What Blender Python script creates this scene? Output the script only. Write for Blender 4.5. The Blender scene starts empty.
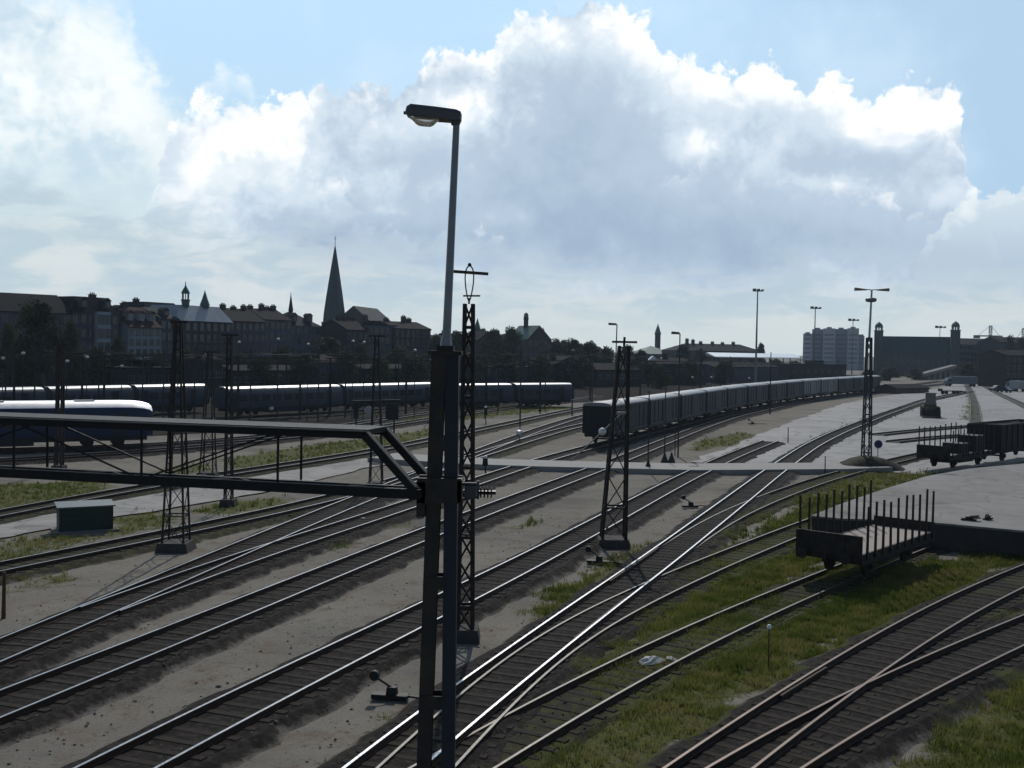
import bpy, math, random
import numpy as np
from mathutils import Vector, Matrix, noise as mnoise
R = math.radians
rng = random.Random(7)
nrng = np.random.default_rng(11)
SC = bpy.context.scene
COL = SC.collection

# ------------------------------------------------------------------ camera
F_PX, H_CAM = 1080.0, 9.1
PITCH, ROLL = math.atan(34.5 / F_PX), R(1.0)
_f = Vector((0, math.cos(PITCH), -math.sin(PITCH)))
_r0 = Vector((1, 0, 0)); _u0 = Vector((0, math.sin(PITCH), math.cos(PITCH)))
CR = _r0 * math.cos(ROLL) + _u0 * math.sin(ROLL)
CU = _u0 * math.cos(ROLL) - _r0 * math.sin(ROLL)
CF = _f
EYE = Vector((0, 0, H_CAM))

def ray(u, v):
    return CF * F_PX + CR * (u - 512) - CU * (v - 384)
def G(u, v, z=0.0):
    """point of the horizontal plane z seen in direction (u, v)"""
    d = ray(u, v)
    return EYE + d * ((z - H_CAM) / d.z)
def P(u, v, y):
    """point at ground distance y"""
    d = ray(u, v)
    return EYE + d * (y / d.y)

cam_d = bpy.data.cameras.new("camera")
cam = bpy.data.objects.new("camera", cam_d); COL.objects.link(cam)
cam_d.sensor_fit = 'HORIZONTAL'; cam_d.sensor_width = 36.0
cam_d.lens = F_PX / 1024 * 36.0
cam_d.clip_start = 0.1; cam_d.clip_end = 12000
mw = Matrix.Identity(4)
for i in range(3):
    mw[i][0] = CR[i]; mw[i][1] = CU[i]; mw[i][2] = -CF[i]; mw[i][3] = EYE[i]
cam.matrix_world = mw
SC.camera = cam

# ------------------------------------------------------------------ render look
SC.view_settings.view_transform = 'Standard'
SC.view_settings.look = 'None'
SC.view_settings.gamma = 1.0
SC.view_settings.use_curve_mapping = False
EXPO = -0.35
SC.view_settings.exposure = EXPO
SC.cycles.use_denoising = True
SC.cycles.max_bounces = 6
SC.cycles.volume_bounces = 0
SC.cycles.caustics_reflective = False
SC.cycles.caustics_refractive = False
# ------------------------------------------------------------------ sky and sun
SUN_AZ, SUN_EL = R(0.5), R(42)        # azimuth measured from +y towards +x
class NT:
    """small helper to write shader maths"""
    def __init__(s, tree): s.t = tree
    def n(s, typ, **kw):
        nd = s.t.nodes.new(typ)
        for k, v in kw.items(): setattr(nd, k, v)
        return nd
    def put(s, sock, v):
        if hasattr(v, 'is_output') or isinstance(v, bpy.types.NodeSocket): s.t.links.new(v, sock)
        else: sock.default_value = v
    def m(s, op, a, b=0.0, c=0.0):
        nd = s.n('ShaderNodeMath', operation=op)
        s.put(nd.inputs[0], a); s.put(nd.inputs[1], b); s.put(nd.inputs[2], c)
        return nd.outputs[0]
    def mr(s, v, a, b, lo=0.0, hi=1.0, smooth=True):
        nd = s.n('ShaderNodeMapRange', interpolation_type='SMOOTHSTEP' if smooth else 'LINEAR')
        nd.clamp = True
        s.put(nd.inputs[0], v)
        for i, x in enumerate((a, b, lo, hi)): s.put(nd.inputs[1 + i], x)
        return nd.outputs[0]
    def mix(s, f, a, b):
        nd = s.n('ShaderNodeMix', data_type='RGBA')
        s.put(nd.inputs[0], f)
        s.put(nd.inputs[6], a if isinstance(a, bpy.types.NodeSocket) else tuple(a) + (1.0,))
        s.put(nd.inputs[7], b if isinstance(b, bpy.types.NodeSocket) else tuple(b) + (1.0,))
        return nd.outputs[2]
    def noise(s, vec, scale, detail=6, rough=0.55, dist=0.0):
        nd = s.n('ShaderNodeTexNoise', noise_dimensions='3D')
        s.put(nd.inputs['Vector'], vec); nd.inputs['Scale'].default_value = scale
        nd.inputs['Detail'].default_value = detail; nd.inputs['Roughness'].default_value = rough
        nd.inputs['Distortion'].default_value = dist
        return nd.outputs['Fac']

def srgb(*c):
    return tuple((x / 255 / 12.92) if x / 255 <= 0.04045 else ((x / 255 + 0.055) / 1.055) ** 2.4 for x in c)

world = bpy.data.worlds.new("World"); SC.world = world; world.use_nodes = True
wt = world.node_tree; wt.nodes.clear(); N = NT(wt)
SKYK = 0.085
def disp(*c, k=1.13):
    """radiance that shows as this colour in the picture, over the background strength"""
    e = 2 ** (-EXPO) / SKYK * k
    return tuple(x * e for x in srgb(*c))

sky = N.n('ShaderNodeTexSky', sky_type='NISHITA')
sky.sun_disc = False; sky.sun_elevation = SUN_EL; sky.sun_rotation = SUN_AZ
sky.air_density = 1.0; sky.dust_density = 0.6; sky.ozone_density = 1.5
tc = N.n('ShaderNodeTexCoord')
dirv = tc.outputs['Generated']
sep = N.n('ShaderNodeSeparateXYZ'); wt.links.new(dirv, sep.inputs[0])
dx, dy, dz = sep.outputs
AZ = N.m('MULTIPLY', N.m('ARCTAN2', dx, dy), 57.2958)
EL = N.m('MULTIPLY', N.m('ARCSINE', dz), 57.2958)

def dirof(u, v):
    d = ray(u, v).normalized()
    return math.degrees(math.atan2(d.x, d.y)), math.degrees(math.asin(d.z))

n_big = N.noise(dirv, 9, 5, 0.55)
n_mid = N.noise(dirv, 28, 8, 0.62, 0.3)
n_fine = N.noise(dirv, 80, 6, 0.6, 0.2)
# billowy (cauliflower) noise for the cumulus edges: smooth voronoi at two scales
def billow(scale, det):
    v = N.n('ShaderNodeTexVoronoi', feature='F1', voronoi_dimensions='3D')
    wv = N.n('ShaderNodeVectorMath', operation='MULTIPLY_ADD')
    nz = N.n('ShaderNodeTexNoise'); wt.links.new(dirv, nz.inputs['Vector'])
    nz.inputs['Scale'].default_value = scale * 1.2; nz.inputs['Detail'].default_value = 5
    wt.links.new(nz.outputs['Color'], wv.inputs[0])
    wv.inputs[1].default_value = (0.5 / scale * 2,) * 3
    wt.links.new(dirv, wv.inputs[2])
    wt.links.new(wv.outputs[0], v.inputs['Vector'])
    v.inputs['Scale'].default_value = scale
    v.inputs['Detail'].default_value = det; v.inputs['Roughness'].default_value = 0.55
    v.inputs['Lacunarity'].default_value = 2.1
    return v.outputs['Distance']
b1 = billow(34, 3)
b2 = billow(90, 2)

AZ0, AZ1, EL0, EL1 = -40.0, 40.0, -12.0, 28.0
def outline(pts, warp_az=1.0):
    """elevation of the cloud's upper edge as a function of azimuth"""
    az = N.m('ADD', AZ, N.m('MULTIPLY', N.m('SUBTRACT', n_mid, 0.5), warp_az))
    x = N.mr(az, AZ0, AZ1, 0, 1, smooth=False)
    fc = N.n('ShaderNodeFloatCurve')
    cv = fc.mapping.curves[0]
    q = sorted(dirof(u, v) for u, v in pts)
    q = [(max(0, min(1, (a - AZ0) / (AZ1 - AZ0))), (e - EL0) / (EL1 - EL0)) for a, e in q]
    q = [(0.0, q[0][1])] + q + [(1.0, q[-1][1])]
    while len(cv.points) < len(q): cv.points.new(0.5, 0.5)
    for p, (a, e) in zip(cv.points, q): p.location = (a, e)
    for p in cv.points: p.handle_type = 'AUTO_CLAMPED' if hasattr(p, 'handle_type') else p.handle_type
    fc.mapping.use_clip = False
    fc.mapping.update()
    wt.links.new(x, fc.inputs['Value'])
    return N.m('MULTIPLY_ADD', fc.outputs[0], EL1 - EL0, EL0)


def blobs(lst):
    """soft patches: sum of gaussians, placed by direction (centre, half sizes in degrees, weight)"""
    az = N.m('MULTIPLY_ADD', N.m('SUBTRACT', n_mid, 0.5), 5.0, AZ)
    el = N.m('MULTIPLY_ADD', N.m('SUBTRACT', n_big, 0.5), 4.0, EL)
    acc = None
    for u, v, su, sv_, w in lst:
        a, e = dirof(u, v)
        k = 57.3 / 1080
        x = N.m('MULTIPLY', N.m('SUBTRACT', az, a), 1 / (su * k))
        y = N.m('MULTIPLY', N.m('SUBTRACT', el, e), 1 / (sv_ * k))
        r2 = N.m('MULTIPLY_ADD', x, x, N.m('MULTIPLY', y, y))
        g = N.m('EXPONENT', N.m('MULTIPLY', r2, -1.0))
        acc = N.m('MULTIPLY', g, w) if acc is None else N.m('MULTIPLY_ADD', g, w, acc)
    return acc

bil = N.m('ADD', N.m('MULTIPLY', N.m('SUBTRACT', b1, 0.42), -1.5), N.m('MULTIPLY', N.m('SUBTRACT', b2, 0.42), -0.45))
bil = N.m('ADD', bil, N.m('MULTIPLY', N.m('SUBTRACT', n_fine, 0.5), 0.7))
mot = N.m('ADD', N.m('MULTIPLY', N.m('SUBTRACT', n_mid, 0.5), 5.0), N.m('MULTIPLY', N.m('SUBTRACT', b1, 0.42), 1.6))

def layer(base, pts, rim, body, rim_w, edge=0.25, fuzz=1.0, depth=None, opac=1.0, warp=1.0, win=None, mott=1.0):
    """one bank of cloud in front of 'base': bright where it is thin near its top, greyer below; 'depth': how far (deg) below
    the top it melts into what is behind; 'win': pixel columns where it starts, is full, is full, ends"""
    top = outline(pts, warp)
    d = N.m('MULTIPLY_ADD', bil, fuzz, N.m('SUBTRACT', top, EL))
    al = N.mr(d, 0.0, edge)
    dd = N.m('MULTIPLY_ADD', mot, rim_w * mott, d)
    t = N.mr(dd, rim_w * 0.1, rim_w * 2.1)
    c = N.mix(t, rim, body)
    if depth is not None:
        al = N.m('MULTIPLY', al, N.mr(N.m('MULTIPLY_ADD', mot, depth * 0.25, d), depth * 0.25, depth, 1.0, 0.0))
    if win is not None:
        w = [dirof(x, 180)[0] for x in win]
        az = N.m('MULTIPLY_ADD', N.m('SUBTRACT', n_mid, 0.5), 6.0, AZ)
        al = N.m('MULTIPLY', al, N.m('MULTIPLY', N.mr(az, w[0], w[1]), N.mr(az, w[2], w[3], 1.0, 0.0)))
    if opac != 1.0: al = N.m('MULTIPLY', al, opac)
    return N.mix(al, base, c)

# clear sky behind, lightened by thin high haze towards the horizon
blue = N.mix(N.mr(EL, 3.0, 18.0), disp(188, 212, 224), disp(184, 217, 245))
blue = N.mix(N.mr(AZ, 2.0, 24.0), blue, disp(172, 201, 226))
blue = N.mix(N.m('MULTIPLY', N.mr(n_big, 0.42, 0.7), 0.5), blue, disp(205, 228, 246))
# the frontal sky lies round the sun; away from it the plain Nishita sky takes over
front = N.m('MULTIPLY', N.mr(N.m('ABSOLUTE', AZ), 40.0, 95.0, 1.0, 0.0), N.mr(EL, 24.0, 50.0, 1.0, 0.0))
c = blue
# far left bright bank, thin and streaky
left = N.mix(N.mr(N.m('MULTIPLY_ADD', mot, 0.16, N.m('MULTIPLY_ADD', n_big, 1.0, 0.0)), 0.46, 0.92), disp(196, 216, 229), disp(244, 249, 249))
left = N.mix(N.m('MINIMUM', N.m('MAXIMUM', blobs([(105, 28, 60, 34, 0.7), (60, 108, 60, 10, 0.4), (130, 70, 36, 24, 0.45), (10, 58, 46, 9, 0.4), (150, 115, 40, 40, 0.5), (110, 205, 60, 25, 0.4), (10, 20, 40, 20, -0.4), (60, 150, 60, 25, -0.4), (150, 15, 30, 20, 0.4)]), 0.0), 1.0), left, disp(246, 250, 247))
left = N.mix(N.mr(EL, 5.0, 12.0, 0.8, 0.0), left, disp(190, 212, 221))
d = N.m('MULTIPLY_ADD', bil, 1.6, N.m('SUBTRACT', outline([(-400, -160), (-100, -110), (60, -90), (115, -45), (150, 0), (165, 40), (190, 72), (215, 110), (260, 200), (340, 300), (420, 330)], 3.0), EL))
c = N.mix(N.m('MULTIPLY', N.mr(d, -0.5, 3.0), 0.95), c, left)
# small puff
c = layer(c, [(150, 140), (195, 76), (210, 54), (232, 42), (252, 58), (275, 110), (285, 140)], disp(236, 246, 252), disp(222, 235, 244), 0.8, edge=0.9, fuzz=0.7, opac=0.85, warp=1.2, depth=2.6, win=(190, 215, 240, 262))
# the great cumulus: body shade first
shade = blobs([(580, 215, 110, 60, 0.55), (560, 130, 70, 60, 0.35), (420, 250, 140, 35, 0.45), (720, 235, 170, 35, 0.5), (330, 230, 90, 30, 0.3), (850, 250, 110, 40, 0.4), (860, 150, 70, 30, 0.2), (640, 80, 30, 30, 0.15),
               (420, 115, 60, 25, -0.25), (480, 120, 40, 16, -0.3), (250, 150, 90, 40, -0.5), (300, 100, 60, 25, -0.15), (700, 145, 35, 12, -0.5), (560, 30, 90, 25, -0.45), (660, 40, 40, 40, -0.5), (790, 80, 100, 24, -0.7), (900, 110, 60, 22, -0.7), (500, 215, 26, 8, -0.35), (375, 212, 30, 8, -0.3), (895, 128, 50, 14, -0.6), (830, 185, 40, 10, -0.35), (940, 190, 30, 18, -0.35), (840, 215, 50, 18, -0.15), (200, 210, 60, 40, -0.3), (600, 165, 60, 20, -0.15)])
shade = N.m('MULTIPLY_ADD', N.m('SUBTRACT', n_big, 0.5), 1.1, N.m('ADD', shade, 0.38))
shade = N.m('MULTIPLY_ADD', mot, 0.16, shade)
gb = N.mix(N.mr(shade, 0.0, 0.35), disp(248, 251, 252), disp(210, 223, 234))
gb = N.mix(N.mr(shade, 0.25, 0.8), gb, disp(178, 196, 214))
gb = N.mix(N.mr(shade, 0.7, 1.6), gb, disp(157, 177, 199))
c = layer(c, [(60, 330), (120, 240), (150, 170), (168, 110), (182, 88), (205, 70), (235, 64), (262, 74), (300, 72), (322, 56), (345, 55), (385, 62), (418, 46), (440, 27), (470, 31), (497, 14), (515, -8),
              (560, -25), (610, -22), (648, -4), (668, 20), (692, 26), (706, 45), (735, 42), (768, 40), (795, 52), (832, 52), (862, 64), (900, 57), (926, 54), (952, 58), (962, 84),
              (964, 120), (972, 150), (985, 185), (1005, 240), (1040, 330)],
          disp(252, 254, 255), gb, 1.35, edge=0.6, fuzz=1.0, warp=1.3, win=(60, 190, 1000, 1060))
# inner towers catching the light
c = layer(c, [(100, 250), (150, 200), (185, 165), (215, 138), (240, 124), (275, 130), (310, 146), (340, 158), (400, 190)], disp(245, 249, 250), disp(205, 220, 231), 1.3, edge=0.7, opac=0.85, depth=4.0, warp=2.0, win=(150, 200, 320, 370))
c = layer(c, [(320, 215), (360, 200), (392, 206), (420, 214), (455, 206), (482, 206), (505, 218), (540, 240)], disp(228, 234, 238), disp(190, 205, 220), 0.5, edge=0.6, opac=0.6, depth=2.0, warp=2.4, win=(340, 370, 500, 530))
c = layer(c, [(640, 170), (660, 148), (688, 138), (712, 132), (735, 146), (765, 170)], disp(240, 245, 249), disp(196, 210, 226), 0.6, edge=0.5, opac=0.85, depth=2.0, warp=1.4, win=(650, 670, 725, 750))
c = layer(c, [(760, 175), (782, 158), (800, 152), (815, 166), (835, 168), (852, 162), (870, 176), (890, 174), (912, 184), (940, 188), (970, 200)], disp(236, 241, 245), disp(180, 197, 217), 0.6, edge=0.5, opac=0.85, depth=2.6, warp=1.2, win=(765, 790, 950, 990))
c = layer(c, [(820, 110), (850, 112), (880, 105), (920, 108), (950, 112), (975, 130)], disp(252, 253, 254), disp(200, 214, 230), 1.0, edge=0.5, opac=0.8, depth=2.4, warp=1.4, win=(830, 860, 960, 975))
c = layer(c, [(890, 260), (930, 215), (950, 195), (968, 176), (985, 170), (1012, 164), (1040, 158), (1120, 130), (1300, 60), (1600, 20)],
          disp(238, 244, 246), N.mix(N.mr(EL, 4.0, 8.5), disp(176, 194, 210), disp(206, 219, 228)), 1.3, edge=0.4, fuzz=0.9, opac=0.92, warp=1.5, win=(900, 975, 2000, 2100))
# low pale banks down to the horizon: flat streaks
st = N.n('ShaderNodeVectorMath', operation='MULTIPLY'); wt.links.new(dirv, st.inputs[0]); st.inputs[1].default_value = (1, 1, 3.2)
n_st = N.noise(st.outputs[0], 14, 7, 0.58, 0.4)
e2 = N.m('MULTIPLY_ADD', N.m('SUBTRACT', n_st, 0.5), 9.0, EL)
e2 = N.m('ADD', e2, N.mr(AZ, -28.0, 6.0, -2.2, 0.6))
c = N.mix(N.mr(e2, 3.2, 5.6, 0.85, 0.0), c, N.mix(N.mr(n_st, 0.38, 0.62), disp(181, 200, 210), disp(213, 219, 219)))
c = N.mix(N.mr(EL, 0.2, 3.4, 0.85, 0.0), c, disp(205, 214, 213))
bg1 = N.n('ShaderNodeBackground'); bg1.inputs['Strength'].default_value = SKYK
bg2 = N.n('ShaderNodeBackground'); bg2.inputs['Strength'].default_value = SKYK
wt.links.new(sky.outputs[0], bg1.inputs['Color']); wt.links.new(c, bg2.inputs['Color'])
ms = N.n('ShaderNodeMixShader'); wt.links.new(front, ms.inputs[0])
wt.links.new(bg1.outputs[0], ms.inputs[1]); wt.links.new(bg2.outputs[0], ms.inputs[2])
out = N.n('ShaderNodeOutputWorld'); wt.links.new(ms.outputs[0], out.inputs['Surface'])
world.cycles.sampling_method = 'MANUAL'; world.cycles.sample_map_resolution = 512

sun_d = bpy.data.lights.new("sun", 'SUN'); sun_d.energy = 2.8; sun_d.angle = R(0.5)
sun_d.color = (1.0, 0.95, 0.87)
sun = bpy.data.objects.new("sun", sun_d); COL.objects.link(sun)
sv = Vector((math.sin(SUN_AZ) * math.cos(SUN_EL), math.cos(SUN_AZ) * math.cos(SUN_EL), math.sin(SUN_EL)))
sun.rotation_euler = (-sv).to_track_quat('-Z', 'Y').to_euler()
sun.location = sv * 300
# ------------------------------------------------------------------ materials
MATS = {}
def mat(name, col, rough=0.8, metal=0.0, var=0.25, scale=3.0, bump=0.0, col2=None, spec=0.3, streak=None, f2=0.5):
    """procedural paint / stone / metal: base colour broken up by two sizes of noise, optional second colour in blotches"""
    if name in MATS: return MATS[name]
    m = bpy.data.materials.new(name); m.use_nodes = True
    t = m.node_tree; M = NT(t); b = t.nodes['Principled BSDF']
    tcn = M.n('ShaderNodeTexCoord'); v = tcn.outputs['Object']
    if streak:
        sc = M.n('ShaderNodeVectorMath', operation='MULTIPLY'); t.links.new(v, sc.inputs[0]); sc.inputs[1].default_value = streak; v = sc.outputs[0]
    n1 = M.noise(v, scale, 5, 0.6); n2 = M.noise(v, scale * 7.3, 4, 0.6)
    k = M.m('ADD', M.m('MULTIPLY', M.m('SUBTRACT', n1, 0.5), 2.2 * var), M.m('MULTIPLY', M.m('SUBTRACT', n2, 0.5), 1.2 * var))
    k = M.m('MAXIMUM', M.m('ADD', k, 1.0), 0.15)
    c = tuple(col)
    if col2 is not None:
        c = M.mix(M.mr(n1, f2 - 0.08, f2 + 0.12), col, col2)
    vm = M.n('ShaderNodeVectorMath', operation='SCALE')
    if isinstance(c, tuple): vm.inputs[0].default_value = c
    else: t.links.new(c, vm.inputs[0])
    t.links.new(k, vm.inputs['Scale'])
    t.links.new(vm.outputs[0], b.inputs['Base Color'])
    b.inputs['Metallic'].default_value = metal
    t.links.new(M.mr(n2, 0.3, 0.7, max(0.05, rough - 0.1), min(1, rough + 0.1)), b.inputs['Roughness'])
    b.inputs['Specular IOR Level'].default_value = spec
    if bump:
        bn = M.n('ShaderNodeBump'); bn.inputs['Strength'].default_value = bump; bn.inputs['Distance'].default_value = 0.03
        t.links.new(n2, bn.inputs['Height']); t.links.new(bn.outputs[0], b.inputs['Normal'])
    MATS[name] = m
    return m

def glass_mat(name, col=(0.03, 0.04, 0.05), rough=0.12):
    m = mat(name, col, rough, 0.0, 0.1, 1.0, spec=0.6)
    return m

# ------------------------------------------------------------------ mesh builder
class MB:
    def __init__(s): s.v = []; s.f = []; s.mi = []; s.cur = 0
    def add(s, vs, fs):
        o = len(s.v); s.v += [tuple(x) for x in vs]; s.f += [tuple(i + o for i in f) for f in fs]; s.mi += [s.cur] * len(fs)
        return s
    def box(s, c, d, rot=0.0, taper=1.0):
        cx, cy, cz = c; hx, hy, hz = d[0] / 2, d[1] / 2, d[2] / 2
        ca, sa = math.cos(rot), math.sin(rot)
        vs = []
        for z in (-1, 1):
            k = taper if z > 0 else 1.0
            for x, y in ((-1, -1), (1, -1), (1, 1), (-1, 1)):
                X, Y = x * hx * k, y * hy * k
                vs.append((cx + X * ca - Y * sa, cy + X * sa + Y * ca, cz + z * hz))
        return s.add(vs, [(3, 2, 1, 0), (4, 5, 6, 7), (0, 1, 5, 4), (1, 2, 6, 5), (2, 3, 7, 6), (3, 0, 4, 7)])
    def bar(s, p0, p1, w, h=None, w1=None, up=(0, 0, 1)):
        """square bar between two points, optionally tapering"""
        p0, p1 = Vector(p0), Vector(p1); h = h or w
        d = (p1 - p0).normalized(); u = Vector(up)
        if abs(d.dot(u)) > 0.98: u = Vector((0, 1, 0))
        x = d.cross(u).normalized(); y = x.cross(d).normalized()
        vs = []
        for p, k in ((p0, 1.0), (p1, (w1 / w if w1 else 1.0))):
            for a, b in ((-1, -1), (1, -1), (1, 1), (-1, 1)): vs.append(p + x * a * w / 2 * k + y * b * h / 2 * k)
        return s.add(vs, [(3, 2, 1, 0), (4, 5, 6, 7), (0, 1, 5, 4), (1, 2, 6, 5), (2, 3, 7, 6), (3, 0, 4, 7)])
    def tube(s, p0, p1, r0, r1=None, n=10, cap=True):
        p0, p1 = Vector(p0), Vector(p1); r1 = r0 if r1 is None else r1
        d = (p1 - p0).normalized(); u = Vector((0, 0, 1)) if abs(d.z) < 0.9 else Vector((0, 1, 0))
        x = d.cross(u).normalized(); y = d.cross(x).normalized()
        vs = []
        for p, r in ((p0, r0), (p1, r1)):
            for i in range(n):
                a = 2 * math.pi * i / n; vs.append(p + x * math.cos(a) * r + y * math.sin(a) * r)
        fs = [(i, (i + 1) % n, n + (i + 1) % n, n + i) for i in range(n)]
        if cap: fs += [tuple(range(n))[::-1], tuple(range(n, 2 * n))]
        return s.add(vs, fs)
    def path(s, pts, r, n=6):
        for a, b in zip(pts, pts[1:]): s.tube(a, b, r, r, n)
        return s
    def lathe(s, prof, c=(0, 0, 0), n=16):
        """profile of (radius, z)"""
        vs = []; m = len(prof)
        for r, z in prof:
            for i in range(n):
                a = 2 * math.pi * i / n; vs.append((c[0] + r * math.cos(a), c[1] + r * math.sin(a), c[2] + z))
        fs = []
        for j in range(m - 1):
            for i in range(n): fs.append((j * n + i, j * n + (i + 1) % n, (j + 1) * n + (i + 1) % n, (j + 1) * n + i))
        fs += [tuple(range(n))[::-1], tuple(range((m - 1) * n, m * n))]
        return s.add(vs, fs)
    def prism(s, poly, a, b, axis='y'):
        """extrude a 2-D polygon between a and b along an axis"""
        n = len(poly)
        def pt(p, t):
            return {'y': (p[0], t, p[1]), 'x': (t, p[0], p[1]), 'z': (p[0], p[1], t)}[axis]
        vs = [pt(p, a) for p in poly] + [pt(p, b) for p in poly]
        fs = [(i, (i + 1) % n, n + (i + 1) % n, n + i) for i in range(n)] + [tuple(range(n))[::-1], tuple(range(n, 2 * n))]
        return s.add(vs, fs)
    def sphere(s, c, r, n=10, sz=1.0):
        prof = [(max(1e-3, r * math.sin(math.pi * j / 8)), -r * sz * math.cos(math.pi * j / 8)) for j in range(9)]
        return s.lathe(prof, c, n)
    def build(s, name, mats, parent=None, smooth=False, fix=True):
        me = bpy.data.meshes.new(name); me.from_pydata(s.v, [], s.f)
        ms = mats if isinstance(mats, (list, tuple)) else [mats]
        for m in ms: me.materials.append(m)
        if len(ms) > 1: me.polygons.foreach_set('material_index', s.mi)
        if fix:
            import bmesh
            bm = bmesh.new(); bm.from_mesh(me); bmesh.ops.recalc_face_normals(bm, faces=bm.faces[:]); bm.to_mesh(me); bm.free()
        if smooth:
            me.polygons.foreach_set('use_smooth', [True] * len(me.polygons))
            try: me.set_sharp_from_angle(angle=R(40))
            except Exception: pass
        me.update()
        o = bpy.data.objects.new(name, me); COL.objects.link(o)
        if parent is not None: o.parent = parent
        return o

def tag(o, label=None, cat=None, group=None, kind=None):
    if label: o['label'] = label
    if cat: o['category'] = cat
    if group: o['group'] = group
    if kind: o['kind'] = kind
    return o
def thing(name, label, cat, loc=(0, 0, 0), rot=0.0, group=None):
    o = bpy.data.objects.new(name, None); COL.objects.link(o)
    o.location = loc; o.rotation_euler = (0, 0, rot); o.empty_display_size = 0.3
    return tag(o, label, cat, group)
KIDS = {}
def copy_tree(o, parent=None):
    c = o.copy(); COL.objects.link(c)
    if parent is not None: c.parent = parent
    for ch in o.children: copy_tree(ch, c)
    return c
def clone(o, loc, rot, label, scale=None, group=None):
    c = copy_tree(o); c.location = loc; c.rotation_euler = (0, 0, rot); c['label'] = label
    if scale: c.scale = (scale,) * 3 if not isinstance(scale, tuple) else scale
    if group: c['group'] = group
    return c
# paint and stuff (base colours; the blue grey holds painted skylight)
M_STEEL = lambda: mat('dark_rusty_steel', (0.022, 0.019, 0.017), 0.75, 0.0, 0.5, 4.0, col2=(0.035, 0.022, 0.015))
M_BLACK = lambda: mat('black_iron', (0.012, 0.012, 0.012), 0.6, 0.0, 0.4, 5.0)
M_GALV = lambda: mat('galvanised_steel', (0.33, 0.36, 0.38), 0.5, 0.6, 0.2, 6.0)
M_BLUEG = lambda: mat('skylit_blue_grey', (0.017, 0.023, 0.036), 0.6, 0.0, 0.2, 3.0)  # skylight on the mast's right leg, put into its base colour
M_WHITE = lambda: mat('white_enamel', (0.8, 0.8, 0.78), 0.35, 0.0, 0.08, 5.0)
M_RUST = lambda: mat('rust', (0.10, 0.045, 0.022), 0.85, 0.0, 0.5, 6.0)
# ------------------------------------------------------------------ ground, with grass and gravel as its own materials
def poly_px(pts, z=0.0): return [(p.x, p.y) for p in (G(u, v, z) for u, v in pts)]
def sdist(px, py, poly):
    """signed distance to a polygon, positive inside (numpy)"""
    d = np.full(px.shape, 1e9); ins = np.zeros(px.shape, bool)
    n = len(poly)
    for i in range(n):
        ax, ay = poly[i]; bx, by = poly[(i + 1) % n]
        ex, ey = bx - ax, by - ay
        t = np.clip(((px - ax) * ex + (py - ay) * ey) / (ex * ex + ey * ey + 1e-12), 0, 1)
        d = np.minimum(d, (px - ax - t * ex) ** 2 + (py - ay - t * ey) ** 2)
        c = ((ay > py) != (by > py)) & (px < (bx - ax) * (py - ay) / (by - ay + 1e-12) + ax)
        ins ^= c
    d = np.sqrt(d)
    return np.where(ins, d, -d)
_ph = nrng.uniform(0, 6.28, (24,)); _an = nrng.uniform(0, 6.28, (24,)); _fr = 2 * np.pi / (10 ** nrng.uniform(-0.2, 1.1, (24,)))
def wob(x, y):
    r = 0
    for p, a, f in zip(_ph, _an, _fr): r = r + np.sin((x * np.cos(a) + y * np.sin(a)) * f + p + 1.3 * np.sin(f * 0.4 * (x * np.sin(a) - y * np.cos(a)) + 2 * p))
    return r / 6.0
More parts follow.
